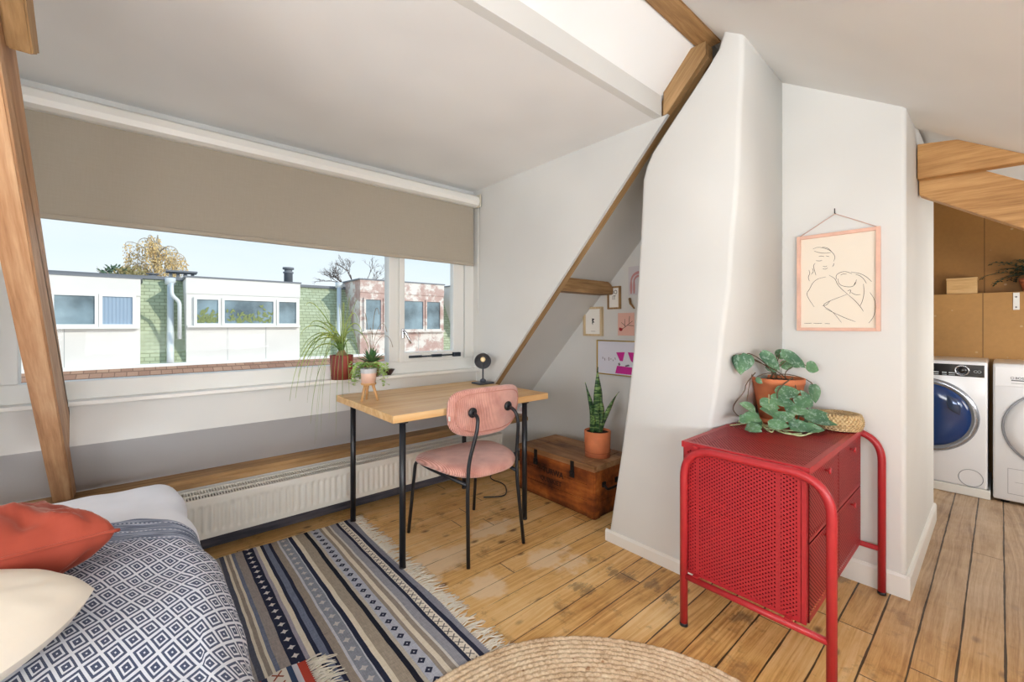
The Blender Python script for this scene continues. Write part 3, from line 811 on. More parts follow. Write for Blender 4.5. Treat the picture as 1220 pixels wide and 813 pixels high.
for (x0_, x1_) in ((cx0 + .016, 2.0155), (2.0195, cx1 - .016)):
    for (z0_, z1_) in ((cz0 + .002, .4635), (.4685, cz1 - .026)):
        d = part('drawer', MB().box((x0_, cy0, z0_), (x1_, cy0 + .0025, z1_)), m_front, cb)
        k = MB(); xm = x0_ + (x1_ - x0_) * .5; k.tube([(xm, cy0, z1_ - .028), (xm, cy0 - .014, z1_ - .028)], .004, 8); k.lathe([(0, 0), (.011, 0), (.011, .006), (0, .006)], (0, 0, 0), 14, Matrix.Translation((xm, cy0 - .012, z1_ - .028)) @ Matrix.Rotation(R(90), 4, 'X'))
        part('knob', k, M_red, d)
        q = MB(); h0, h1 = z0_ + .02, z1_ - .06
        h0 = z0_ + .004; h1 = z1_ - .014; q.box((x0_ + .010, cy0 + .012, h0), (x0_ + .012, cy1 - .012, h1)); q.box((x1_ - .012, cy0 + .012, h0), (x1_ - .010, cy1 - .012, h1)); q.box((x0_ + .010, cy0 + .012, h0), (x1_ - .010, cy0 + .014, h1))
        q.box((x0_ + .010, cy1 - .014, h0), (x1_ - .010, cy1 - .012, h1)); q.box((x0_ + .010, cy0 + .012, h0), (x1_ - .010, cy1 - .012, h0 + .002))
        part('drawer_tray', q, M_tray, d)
        e = MB(); e.box((x0_, cy0, z0_), (x0_ + .002, cy0 + .014, z1_)); e.box((x1_ - .002, cy0, z0_), (x1_, cy0 + .014, z1_)); e.box((x0_, cy0, z1_ - .002), (x1_, cy0 + .014, z1_))
        part('drawer_edge', e, M_red, d)
for x in (1.600, 2.438):
    f = part('end_frame', MB().tube(rounded([(x, .341, .012), (x, .341, .70), (x, .815, .70), (x, .815, .012)], .12, 12), .0145, 16), M_red, cb)
    part('crossbar', MB().tube([(x, .341, .196), (x, .815, .196)], .0115, 12), M_red, f)
    for y in (.341, .815): part('foot', MB().lathe([(0, 0), (.0155, 0), (.0155, .012), (0, .012)], (x, y, .001), 14), M_black, f)
for y in (.46, .77):
    for (xa, xb) in ((1.598, 1.62), (2.418, 2.44)):
        for (za, zb_) in ((.69, .712), (.196, .212)): part('bracket', MB().box((xa, y - .01, za), (xb, y + .01, zb_)), M_red, cb)

# ------------------------------------------------------------------ framed drawing
M_pink = plain('pale_pink_wood', (224, 180, 160), .5, 0, .04, 20)
px = 2.48
def wall_pt(y, z, d=0): return (px - d, y, z)
pc = thing('framed_drawing', (px, .508, 1.15), 'pale pink wooden frame with a black line drawing hung on a string', 'picture')
y0, y1, z0, z1 = .349, .667, 1.150, 1.617; fw = .0155
fm = MB()
fm.box((px - .022, y0, z0), (px - .002, y0 + fw, z1), .001); fm.box((px - .022, y1 - fw, z0), (px - .002, y1, z1), .001)
fm.box((px - .022, y0 + fw, z0), (px - .002, y1 - fw, z0 + fw), .001); fm.box((px - .022, y0 + fw, z1 - fw), (px - .002, y1 - fw, z1), .001)
part('frame', fm, M_pink, pc)
paper = part('paper', MB().box((px - .010, y0 + fw - .002, z0 + fw - .002), (px - .007, y1 - fw + .002, z1 - fw + .002)), plain('cream_paper', (232, 222, 206), .8), pc)
strokes = [[(188,278),(215,266),(250,272),(285,285),(305,305),(315,325),(306,350)],[(195,290),(225,300),(260,303),(290,298)],[(240,266),(275,272),(295,295)],
 [(220,322),(236,318),(252,322)],[(262,318),(280,322)],[(245,378),(258,382),(268,376)],[(243,392),(258,396),(272,388)],[(308,360),(304,375),(298,380)],[(205,345),(225,348),(240,344)],
 [(185,390),(192,410),(178,425)],[(165,400),(172,420),(160,440),(168,465)],[(200,360),(190,375),(196,400),(205,430)],
 [(262,440),(215,450),(185,475),(170,510),(150,537),(165,570),(195,615)],[(280,430),(315,450),(325,480),(350,510),(385,540)],
 [(385,540),(320,565),(270,585),(240,608),(300,640),(350,705)],[(240,608),(265,605),(285,580)],[(260,625),(330,660),(380,682),(430,700)],
 [(322,455),(318,430),(345,412),(378,408),(410,422)],[(330,450),(334,480),(360,495),(410,500),(430,480),(436,455)],[(345,430),(360,422),(380,424)],[(420,490),(430,470)],
 [(405,412),(460,420),(500,445),(522,468)],[(430,425),(455,432),(478,452),(492,478)],[(475,480),(480,530),(470,580),(455,610)],
 [(385,522),(405,512),(398,538)],[(405,530),(430,545),(460,542)],[(512,530),(540,570),(545,620),(535,670),(505,708)],[(385,540),(430,580),(460,615),(475,640)],
 [(138,710),(160,711),(182,709)],[(190,710),(215,711),(240,710)],[(255,711),(285,712)]]
sk = MB()
for s_ in strokes:
    q = []
    for (a, b) in s_:
        fa = (a - 120) / 433.; top = 225 - 55 * fa; fb = (b - top) / (735 - top)
        # perspective-correct horizontal position on the wall
        u = 930 + a * 140 / 670.; d = ray(u, 387); yy = d.y * (px / d.x)
        q.append((px - .0103, yy, z1 - fw - (z1 - z0 - 2 * fw) * fb))
    ribbon(sk, chaikin(q), .0019, (-1, 0, 0), None, .0003)
part('line_drawing', sk, plain('ink_black', (40, 36, 34), .8), paper, label='thin black ink lines')
st_ = MB(); st_.tube([(px - .012, y0 + .008, z1 - .002), (px - .012, .513, 1.705), (px - .012, y1 - .008, z1 - .002)], .0016, 6)
part('hanging_string', st_, plain('pink_string', (206, 160, 142), .8), pc)
nl = MB(); nl.tube([(px + .002, .513, 1.706), (px - .022, .513, 1.706), (px - .022, .513, 1.728)], .0022, 8)
part('nail_hook', nl, M_black, pc)

# ------------------------------------------------------------------ prints in the niche (gallery wall x = 2.62)
GX = 2.62
def gframe(name, u0, u1, v0, v1, t, fw, M_f, label, cat='picture', face=(240, 238, 232)):
    a = on_x(u0, (v0 + v1) / 2, GX); b = on_x(u1, (v0 + v1) / 2, GX)
    za = on_x((u0 + u1) / 2, v0, GX).z; zb_ = on_x((u0 + u1) / 2, v1, GX).z
    ya, yb_ = max(a.y, b.y), min(a.y, b.y)
    rt = thing(name, (GX, (ya + yb_) / 2, zb_), label, cat, 'framed prints on the niche wall')
    f = MB(); X0, X1 = GX - t, GX - .0015
    f.box((X0, yb_, zb_), (X1, yb_ + fw, za), .001); f.box((X0, ya - fw, zb_), (X1, ya, za), .001)
    f.box((X0, yb_ + fw, zb_), (X1, ya - fw, zb_ + fw), .001); f.box((X0, yb_ + fw, za - fw), (X1, ya - fw, za), .001)
    part('frame', f, M_f, rt)
    pr = part('print', MB().box((GX - t * .5 - .002, yb_ + fw - .001, zb_ + fw - .001), (GX - t * .5, ya - fw + .001, za - fw + .001)), plain(name + '_paper', face, .7), rt)
    return rt, pr, (yb_, ya, zb_, za, GX - t * .5 - .002)
M_lw = wood('pale_frame_wood', (186, 158, 116), (208, 184, 146), (220, 200, 166), 'Z', 3, .5, False, .05)
M_dw = wood('brown_frame_wood', (120, 86, 46), (156, 118, 70), (176, 140, 92), 'Z', 3, .5, False, .05)
M_gold = plain('brass_frame', (206, 174, 96), .3, .8)
rt, pr, (a0, a1, c0, c1, fx) = gframe('framed_print', 697.5, 719.5, 366, 400.5, .03, .016, M_lw, 'pale wooden frame with a small black climbing figure print in the niche')
kk = MB(); yc = (a0 + a1) / 2; zc = (c0 + c1) / 2
kk.add(*(lambda s: ([(fx - .0006, yc + p[0] * s, zc + p[1] * s) for p in ((-.3, .9), (.5, 1.0), (.35, .55), (.6, .2), (.25, .1), (.45, -.5), (.2, -1.0), (.02, -1.1), (.1, -.6), (-.2, -.2), (-.45, -.5), (-.5, -.2), (-.1, .15), (-.2, .5), (-.6, .6))], [tuple(range(15))]))(.024))
part('printed_figure', kk, plain('print_black', (22, 22, 26), .7), pr); kk = MB()
kk.add([(fx - .0006, yc + p[0], c0 + .035 + p[1]) for p in ((-.02, 0), (.02, 0), (.02, .002), (-.02, .002))], [(0, 1, 2, 3)])
part('printed_caption', kk, bpy.data.materials['print_black'], pr)
rt, pr, (a0, a1, c0, c1, fx) = gframe('framed_print', 725.5, 740.5, 341.5, 368.5, .022, .012, M_dw, 'small brown frame with stacked black letters above the bird card')
le = MB()
for s_, zz in (('DO', c1 - .058), ('IT', c1 - .098)):
    text_into(le, s_, .044, frame_M((fx - .0007, (a0 + a1) / 2, zz), (0, -1, 0), (0, 0, 1), (-1, 0, 0)), .0003, 'CENTER', 0.0, .8)
part('lettering', le, bpy.data.materials['print_black'], pr)
rt, pr, (a0, a1, c0, c1, fx) = gframe('framed_print', 712.5, 770, 406, 448, .02, .008, M_gold, 'gold framed print with magenta shapes beside the tall snake plant', 'picture', (222, 222, 234))
mg = MB()
def qp(pts):  # fractions from left edge / top edge
    mg.add([(fx - .0006, a1 - (a1 - a0) * p, c1 - (c1 - c0) * q) for p, q in pts], [tuple(range(len(pts)))])
qp([(.42, .34), (.60, .32), (.56, .58), (.50, .58)]); qp([(.66, .32), (.84, .32), (.76, .60), (.72, .55)]); qp([(.44, .72), (.84, .74), (.84, .94), (.40, .94)])
part('magenta_shape', mg, plain('magenta_ink', (206, 40, 150), .6), pr)
mg = MB(); qp([(.46, .66), (.49, .62), (.51, .68), (.48, .73)]); M_gi = plain('grey_ink', (120, 112, 122), .7); part('painted_mark', mg, M_gi, pr); mg = MB(); qp([(.60, .70), (.68, .66), (.70, .70), (.62, .73)])
part('painted_mark', mg, M_gi, pr)
for k in range(7):
    mg = MB(); qp([(.12 + k * .045, .50 + .03 * (k % 3)), (.135 + k * .045, .49 + .03 * (k % 3)), (.14 + k * .045, .55 + .04 * (k % 2)), (.128 + k * .045, .56 + .04 * (k % 2))]); part('painted_mark', mg, M_gi, pr)

# unframed cards
a = on_x(736.5, 387, GX); b = on_x(756, 387, GX); za = on_x(745, 373, GX).z; zb_ = on_x(745, 400, GX).z
cd = thing('postcard', (GX, (a.y + b.y) / 2, zb_), 'pink postcard with a red bird and bare twigs', 'card')
pr = part('card', MB().box((GX - .004, b.y, zb_), (GX - .0015, a.y, za)), plain('pink_card', (226, 180, 166), .7), cd)
bd = MB(); fx = GX - .0046
bx, bz = a.y - .025, zb_ + .045
bd.add([(fx, bx - p[0] * .016, bz + p[1] * .016) for p in ((-.9, .5), (-.4, .9), (0, .6), (.9, .5), (1.1, -.1), (.5, -.8), (-.4, -.8), (-.9, -.1))], [tuple(range(8))])
part('printed_bird', bd, plain('bird_red', (160, 30, 36), .7), pr)
tw = MB()
for (p, q) in (((.02, .02), (.115, .085)), ((.05, .04), (.05, .10)), ((.07, .055), (.125, .05)), ((.085, .065), (.09, .12)), ((.06, .045), (.02, .075))):
    ribbon(tw, [(fx - .0002, a.y - .01 - p[0] - (q[0] - p[0]) * t, zb_ + .02 + p[1] + (q[1] - p[1]) * t) for t in (0, .25, .5, .75, 1)], .0035, (-1, 0, 0), None, .0003)
part('printed_twig', tw, plain('twig_ink', (70, 50, 52), .7), pr)
# arch print partly behind the chimney breast
a = on_x(749, 330, GX); za = on_x(752, 318, GX).z; zb_ = on_x(752, 352, GX).z
cd = thing('poster', (GX, a.y - .09, zb_), 'pale poster with a dusky pink arch partly hidden by the chimney', 'poster')
pr = part('paper', MB().box((GX - .0035, a.y - .2, zb_), (GX - .0015, a.y, za)), plain('lilac_paper', (206, 202, 206), .8), cd)
ar = MB()
for rr_, w_ in ((.062, .012), (.038, .010)):
    ribbon(ar, [(GX - .004, a.y - .085 - rr_ * math.cos(t), zb_ + .095 + rr_ * math.sin(t)) for t in [PI * k / 16 for k in range(17)]], w_ * 1.6, (-1, 0, 0), None, .0003)
    for s_ in (-1, 1): ribbon(ar, [(GX - .004, a.y - .085 + s_ * rr_, zb_ + .01 + .088 * t / 4) for t in range(5)], w_ * 1.6, (-1, 0, 0), None, .0003)
part('printed_arch', ar, plain('dusky_pink', (196, 140, 140), .8), pr)
hk = MB(); p = on_x(751, 356, GX); q = on_x(757, 368, GX)
hk.tube([(GX - .008, p.y, p.z), (GX - .03, (p.y + q.y) / 2, (p.z + q.z) / 2), (GX - .012, q.y, q.z)], [.010, .009, .005], 8)
single('driftwood_hook', hk, M_beamX, (GX, p.y, q.z), 'small wooden peg on the niche wall above the bird postcard', 'hook')

# ------------------------------------------------------------------ laundry
M_app = plain('appliance_white', (232, 234, 238), .28, coat=.3); M_appg = plain('appliance_grey_line', (150, 154, 162), .4)
M_dkglass = plain('dark_blue_door_glass', (14, 52, 108), .12, 0, spec=.4, coat=.4); M_display = plain('black_display', (16, 17, 22), .15, coat=.5)
WX = 4.29
def app_M(yc, zc): return frame_M((WX, yc, zc), (0, -1, 0), (0, 0, 1), (-1, 0, 0))   # local x right, y up, z towards viewer
wa = thing('washing_machine', (4.59, .354, 0), 'white washing machine with a blue glass door and black display strip', 'washing machine')
wb = MB().box((WX, .058, .062), (4.885, .652, .925), .012, 3); part('cabinet_body', wb, M_app, wa)
part('plinth', MB().box((WX - .006, .045, .002), (4.86, .652, .060), .003), M_trimw, wa)
part('display_panel', MB().box((WX - .004, .072, .820), (WX + .002, .64, .903), .001), M_display, wa)
dp = MB(); M = app_M(.176, .862)
dp.lathe([(.030, 0), (.036, 0), (.036, .016), (.030, .018), (.030, 0)], (0, 0, 0), 28, M); part('dial_ring', dp, M_chrome, wa)
part('dial', MB().lathe([(0, .014), (.029, .014), (.029, 0)], (0, 0, 0), 28, M), M_display, wa)
M_icon = plain('icon_white', (190, 200, 206), .5)
for yy, ww in ((.305, .03), (.262, .022), (.225, .03)):
    part('panel_icon', MB().box((WX - .0055, yy - ww / 2, .838), (WX - .004, yy + ww / 2, .846)), M_icon, wa)
    part('panel_icon', MB().box((WX - .0055, yy - ww / 2, .826), (WX - .004, yy + ww / 2, .830)), M_icon, wa)
for yy in (.112, .095):
    part('panel_icon', MB().lathe([(.007, 0), (.009, 0), (.009, .0015), (.007, .0015), (.007, 0)], (0, 0, 0), 14, app_M(yy, .858) @ Matrix.Translation((0, 0, .004))), M_icon, wa)
M = app_M(.354, .535)
dr = part('door', MB().lathe([(0, .02), (.14, .022), (.205, .014), (.225, .004), (.225, 0)], (0, 0, 0), 56, M @ Matrix.Translation((0, 0, .012))), M_dkglass, wa)
part('door_ring', MB().lathe([(.222, .0), (.262, 0), (.262, .014), (.248, .026), (.228, .020), (.222, .016)], (0, 0, 0), 56, M), plain('grey_chrome_ring', (168, 174, 184), .2, .8), dr)
dh = MB(); dh.grid(lambda a, b: tuple(M @ Vector((.11 + .06 * a + .028 * math.cos(2 * PI * b) * math.sin(PI * max(.02, min(.98, a))) , .15 - .13 * a + .02 * math.cos(2 * PI * b) * math.sin(PI * max(.02, min(.98, a))), .040 + .012 * math.sin(2 * PI * b) * math.sin(PI * max(.02, min(.98, a))) ))), 14, 12)
part('door_handle', dh, plain('dark_handle', (60, 80, 116), .15, .5, coat=1), dr)
part('filter_cover', MB().lathe([(.056, 0), (.060, 0), (.060, .0015), (.056, .0015), (.056, 0)], (0, 0, 0), 36, app_M(.135, .125)), M_appg, wa)
wd = thing('tumble_dryer', (4.59, -.265, 0), 'white tumble dryer with a pale round door, beside the blue-doored washing machine', 'tumble dryer')
part('cabinet_body', MB().box((WX, -.562, .02), (4.885, .034, .922), .012, 3), M_app, wd)
for yy in (-.5, -.02):
    for xx in (WX + .05, 4.83): part('foot', MB().lathe([(0, 0), (.02, 0), (.02, .022), (0, .022)], (xx, yy, .001), 12), M_black, wd)
part('drawer_front', MB().box((WX - .005, -.30, .775), (WX + .002, .026, .902), .002), M_app, wd)
gr = MB(); gr.box((WX - .007, -.29, .812), (WX - .004, -.045, .819)); gr.box((WX - .006, -.29, .795), (WX - .004, -.045, .797)); part('drawer_grip', gr, plain('grip_shadow_grey', (104, 108, 116), .5), wd)
le = MB(); text_into(le, 'BOSCH', .020, frame_M((WX - .0055, -.062, .824), (0, -1, 0), (0, 0, 1), (-1, 0, 0)), .0004, 'LEFT', .0004); le.lathe([(.006, 0), (.008, 0), (.008, .001), (.006, .001), (.006, 0)], (0, 0, 0), 16, app_M(-.050, .831) @ Matrix.Translation((0, 0, .0052)))
part('brand_lettering', le, plain('logo_grey', (90, 92, 100), .5), wd)
M = app_M(-.265, .51)
d2 = part('door', MB().lathe([(0, .035), (.10, .036), (.15, .030), (.20, .030), (.235, .020), (.252, .004), (.252, 0)], (0, 0, 0), 56, M), M_app, wd)
part('door_gasket', MB().lathe([(.250, 0), (.262, 0), (.262, .006), (.250, .006), (.250, 0)], (0, 0, 0), 56, M), M_appg, d2)
part('door_window', MB().lathe([(0, .040), (.075, .040), (.095, .036), (.10, .033)], (0, 0, 0), 40, M), plain('pale_door_window', (196, 202, 212), .1, coat=1), d2)
fl = MB(); 
for (a_, b_2, c_, d_) in ((-.50, -.03, .07, .072), (-.50, -.03, .235, .237), (-.032, -.03, .07, .237), (-.30, -.06, .15, .1515)): fl.box((WX - .0012, a_, c_), (WX + .001, b_2, d_))
part('service_flap_seam', fl, M_appg, wd)

bx_ = on_x(1127.6, 351, 4.905); by_ = on_x(1164.5, 351, 4.905)
wbx = thing('wooden_box', (4.96, (bx_.y + by_.y) / 2, 1.424), 'plain pale wooden box on the ledge above the washing machine', 'box')
M_bx = wood('pale_box_wood', (196, 150, 92), (216, 174, 116), (228, 190, 136), 'Y', 3, .6, False, .05)
part('box_body', MB().box((4.905, by_.y, 1.4245), (5.02, bx_.y, 1.535), .002), M_bx, wbx)
part('box_lid', MB().box((4.903, by_.y - .002, 1.5355), (5.022, bx_.y + .002, 1.552), .002), M_bx, wbx)
hb_ = thing('wall_bracket', (4.888, -.072, 1.29), 'small white metal bracket plate screwed to the brown board', 'bracket')
part('plate', MB().box((4.884, -.092, 1.29), (4.8885, -.060, 1.418), .002), M_trimw, hb_)
for z in (1.31, 1.385): part('screw', MB().lathe([(0, .001), (.006, 0), (.006, .002), (0, .002)], (0, 0, 0), 10, frame_M((4.8842, -.076, z), (0, -1, 0), (0, 0, 1), (-1, 0, 0))), M_chrome, hb_)

# ------------------------------------------------------------------ rugs
def rx(cx):
    d = 240 + cx / 3.389 - UC; return 2.58 * (sF * F + cF * d) / (cF * F - sF * d)
def kilim_mat():
    g = G('kilim_weave', .95, spec=.1); co = g.coord(); x, y, z = g.sep(co)
    wob = g.mt('MULTIPLY', g.mt('SUBTRACT', g.noise(g.scale(co, (1, 1, 1)), 5, 2), .5), .010)
    X = g.mt('ADD', x, wob)
    nv, lil, cr, tp_, bl_, gb, lt = (46, 50, 70), (160, 156, 168), (222, 214, 198), (154, 144, 134), (116, 124, 146), (140, 146, 158), (196, 198, 206)
    sq = [(40, (158, 154, 152)), (66, (88, 92, 106)), (84, cr), (94, tp_), (106, cr), (118, bl_), (130, (158, 150, 146)), (162, nv), (204, lil), (213, cr), (231, nv), (242, bl_), (262, nv),
          (276, tp_), (300, lt), (309, gb), (340, lt), (347, nv), (359, cr), (374, (164, 154, 140)), (408, (36, 38, 50)), (422, (190, 184, 172)), (432, (180, 185, 198)),
          (470, tp_), (480, cr), (492, tp_), (505, (208, 206, 202)), (513, (152, 154, 164)), (535, nv), (545, (226, 220, 208)), (570, nv), (582, (140, 142, 154))]
    x0, x1 = -.2, 1.0
    col = g.ramp(g.mt('DIVIDE', g.mt('SUBTRACT', X, x0), x1 - x0), [(max(0, (rx(c) - x0) / (x1 - x0)) if i else 0.0, k) for i, (c, k) in enumerate(sq)], 'CONSTANT')
    def motif(c0, c1, p, r, colr, kind='d', ph=0.0):
        nonlocal col
        xc = (rx(c0) + rx(c1)) / 2
        a = g.mt('ABSOLUTE', g.mt('SUBTRACT', X, xc)); b = g.mt('ABSOLUTE', g.mt('MULTIPLY', g.mt('SUBTRACT', g.mt('FRACT', g.mt('ADD', g.mt('DIVIDE', y, p), ph)), .5), p))
        sm_ = g.mt('ADD', a, b)
        if kind == 'd': f = g.mt('LESS_THAN', sm_, r)
        elif kind == 'star': f = g.mt('LESS_THAN', g.mt('ADD', sm_, g.mt('MULTIPLY', g.mt('ABSOLUTE', g.mt('SUBTRACT', a, b)), -.25)), r)
        elif kind == 'ring': f = g.mt('MULTIPLY', g.mt('LESS_THAN', sm_, r), g.mt('GREATER_THAN', sm_, r * .25))
        else: f = g.mt('MULTIPLY', g.mt('LESS_THAN', g.mt('ABSOLUTE', g.mt('SUBTRACT', a, b)), .0035), g.mt('LESS_THAN', sm_, r))
        col = g.mix(f, col, colr)
    motif(162, 204, .052, .0108, (214, 210, 208), 'star')
    motif(309, 340, .056, .0115, (196, 192, 192), 'star')
    motif(432, 470, .052, .016, nv, 'ring')
    motif(545, 570, .036, .024, (120, 118, 118), 'x')
    n = g.noise(g.scale(co, (260, 30, 1)), 1, 2); n2 = g.noise(g.scale(co, (30, 260, 1)), 1, 2)
    w = g.mt('MULTIPLY', g.mt('ADD', n, n2), .5)
    col = g.mix(.35, col, g.ramp(w, [(.3, (90, 90, 96)), (.7, (235, 232, 226))]), 'OVERLAY')
    g.base(col); g.bump(w, .5, .003); return g.m
def fringe(mb, x, y0, y1, L, n, z=.004):
    for i in range(n):
        y = y0 + (y1 - y0) * (i + .5) / n; l = L * rnd.uniform(.6, 1.15); a = rnd.uniform(-.018, .018)
        for k in range(2):
            b = a + rnd.uniform(-.022, .022)
            pts = [(x - .004, y, z), (x + l * .35, y + b * .5 + rnd.uniform(-.003, .003), z + .004), (x + l * .7, y + b + rnd.uniform(-.004, .004), z + .001), (x + l, y + b * 1.3 + rnd.uniform(-.006, .006), .003)]
            mb.tube(pts, [.0027, .0024, .0022, .0012], 5)
M_fr = plain('cream_cotton_fringe', (226, 220, 206), .95)
kl = thing('kilim_rug', (0, 0, 0), 'blue grey and cream striped kilim rug beside the bed', 'rug')
def kil(a, b):
    x = -1.05 + (.942 + 1.05) * a; y = .95 + (2.575 - .95) * b
    return (x + .004 * math.sin(y * 13) * a, y + .006 * math.sin(x * 5 + 1) * b, .006 + .0012 * math.sin(x * 23 + y * 7))
m = MB(); m.grid(kil, 160, 120); m.box((-1.04, .96, .001), (.935, 2.56, .004))
part('woven_body', m, kilim_mat(), kl)
m = MB(); fringe(m, .942, .96, 2.57, .08, 150)
fo = part('fringe', m, M_fr, kl); fo['kind'] = 'stuff'
def k2mat():
    g = G('red_kilim_weave', .95, spec=.1); co = g.coord(); x, y, z = g.sep(co)
    col = g.ramp(g.mt('DIVIDE', g.mt('ADD', x, .1), .6), [(0, (220, 212, 198)), (.60, (176, 70, 56)), (.645, (52, 58, 80)), (.675, (224, 216, 204)), (.77, (60, 76, 104)), (.80, (200, 200, 208)), (.826, (178, 70, 56)), (.885, (224, 220, 214))], 'CONSTANT')
    a = g.mt('ABSOLUTE', g.mt('SUBTRACT', x, .335)); b = g.mt('ABSOLUTE', g.mt('MULTIPLY', g.mt('SUBTRACT', g.mt('FRACT', g.mt('DIVIDE', y, .05)), .5), .05))
    f = g.mt('MULTIPLY', g.mt('LESS_THAN', g.mt('ABSOLUTE', g.mt('SUBTRACT', a, b)), .004), g.mt('LESS_THAN', g.mt('ADD', a, b), .03))
    g.base(g.mix(f, col, (150, 84, 60))); g.bump(g.noise(co, 300, 2), .4, .002); return g.m
k2 = thing('kilim_runner', (0, 0, 0), 'small red banded kilim with white fringe lying on the striped rug', 'rug')
m = MB(); m.grid(lambda a, b: (-.30 + .727 * a, .75 + .842 * b + .004 * math.sin(a * 30), .0115 + .001 * math.sin(a * 40 + b * 9)), 70, 60)
m.box((-.295, .755, .008), (.425, 1.585, .0105)); part('woven_body', m, k2mat(), k2)
m = MB(); fringe(m, .427, .76, 1.585, .085, 78, .010); fo = part('fringe', m, M_fr, k2); fo['kind'] = 'stuff'
# jute rug: braided rings
def jute_mat():
    g = G('braided_jute', .95, spec=.1); co = g.coord(); x, y, z = g.sep(co)
    n = g.noise(co, 130, 3, .7); n2 = g.noise(co, 9, 3, .6); n3 = g.noise(co, 35, 2)
    f = g.mt('ADD', g.mt('MULTIPLY', n, .45), g.mt('ADD', g.mt('MULTIPLY', n2, .35), g.mt('MULTIPLY', n3, .2)))
    col = g.ramp(f, [(.34, (166, 136, 104)), (.46, (206, 180, 148)), (.62, (230, 212, 184))])
    col = g.mix(g.mt('MULTIPLY', g.smooth(g.noise(co, 26, 2), .70, .76), .7), col, (140, 90, 52))
    g.base(col); g.bump(n, .6, .003); return g.m
jc = Vector((.755, .506, 0)); m = MB()
RW = .0205; rings = 35
a_lo, a_hi = -.25 * PI, 1.05 * PI
def jt(a, b):
    r = .02 + (.718 - .02) * b; th = 2 * PI * a
    k = (r - .02) / RW; ph = k - math.floor(k)
    nb = int(2 * PI * (math.floor(k) + .5) * RW / .028) + 3
    s_ = th * nb / 2 + 5 * mnoise.noise(Vector((math.cos(th) * r * 9, math.sin(th) * r * 9, 0)))
    h = abs(math.sin(PI * ph)) ** .6
    br_ = .5 + .5 * math.sin(s_ * 2 + (1 if int(k) % 2 else -1) * (ph - .5) * 5)
    z = .008 + .0065 * h + .0035 * br_ * h
    if b > .997: z = .003
    wob = .006 * math.sin(th * 3 + 1) + .003 * math.sin(th * 7)
    return (jc.x + (r + wob * b) * math.cos(th), jc.y + (r + wob * b) * math.sin(th), z)
m.grid(jt, 900, rings * 6 + 1)
m.lathe([(0, .007), (.02, .0075), (.02, .012), (0, .012)], tuple(jc), 20)
jr = part('jute_rug', m, jute_mat(), None, (jc.x, jc.y, 0)); jr['label'] = 'round braided natural jute rug on the floorboards'; jr['category'] = 'rug'
# ------------------------------------------------------------------ bed
bed = thing('bed', (-.55, 1.4, 0), 'low bed with a white mattress under the patterned blanket', 'bed')
part('bed_frame', MB().box((-1.25, .36, .06), (.09, 2.42, .24), .02, 3), wood('bed_wood', (150, 110, 70), (180, 140, 96), (200, 164, 120), 'Y', 2, .5, False), bed)
for x in (-1.2, .04):
    for y in (.42, 2.36): part('leg', MB().box((x - .03, y - .03, .012), (x + .03, y + .03, .07), .004), M_black, bed)
part('mattress', MB().box((-1.25, .36, .243), (.09, 2.42, .44), .05, 4), M_fabric_w, bed)
def bed_top(x, y, lift=0.0, xr=.10, side=.0):
    """cloth height over the mattress edge"""
    return 0
def cloth(x_end, y0, y1, lift, zdrop, nx, ny, dv_top=True, round_far=True, seed=3, wr=.008, xl=-1.2, flare=.0, xr=.06, zt=.448, taper=None):
    Rr = .09
    def fn(a, b):
        y = y0 + (y1 - y0) * b
        Ltop = xr - xl; arc = Rr * PI / 2; tot = Ltop + arc + zdrop
        t = a * tot
        xx = xr + (0 if taper is None else taper(y))
        if t < Ltop: x = xl + t * (xx - xl) / Ltop; z = zt
        elif t < Ltop + arc: q = (t - Ltop) / Rr; x = xx + Rr * math.sin(q); z = zt - Rr + Rr * math.cos(q)
        else: d = t - Ltop - arc; x = xx + Rr + flare * d / max(zdrop, .01); z = zt - Rr - d
        n1 = mnoise.noise(Vector((x * 3.2, y * 3.2, seed))) ; n2 = mnoise.noise(Vector((x * 9, y * 7, seed + 4)))
        w = wr * (n1 * 1.6 + n2 * .6)
        if t > Ltop: x += w + .004 + .008 * math.sin(y * 17) * (t - Ltop) / .3
        z += lift + w * (1.2 if t < Ltop else .4)
        if round_far:
            e = y1 - y
            if e < .10: q = 1 - e / .10; z -= .10 * (1 - math.sqrt(max(0, 1 - q * q)))
        return (x, y, z)
    return fn
tapf = lambda y: -.035 * max(0, (y - 1.6)) / .8
m = MB(); f = cloth(0, 1.45, 2.485, .030, .18, 80, 70, seed=9, wr=.010, xr=.065, zt=.458, taper=tapf); m.grid(f, 90, 70)
m.grid(lambda a, b: (f(a, 1).__getitem__(0) if hasattr(f(a, 1), '__getitem__') else 0, 2.485 - .004 * b, f(a, 1)[2] - .16 * b), 90, 6)
du = single('duvet', m, M_fabric_w, (-.5, 2.0, .45), 'plain white duvet showing beyond the patterned blanket', 'duvet')
sl = du.modifiers.new('thick', 'SOLIDIFY'); sl.thickness = .012; sl.offset = -1
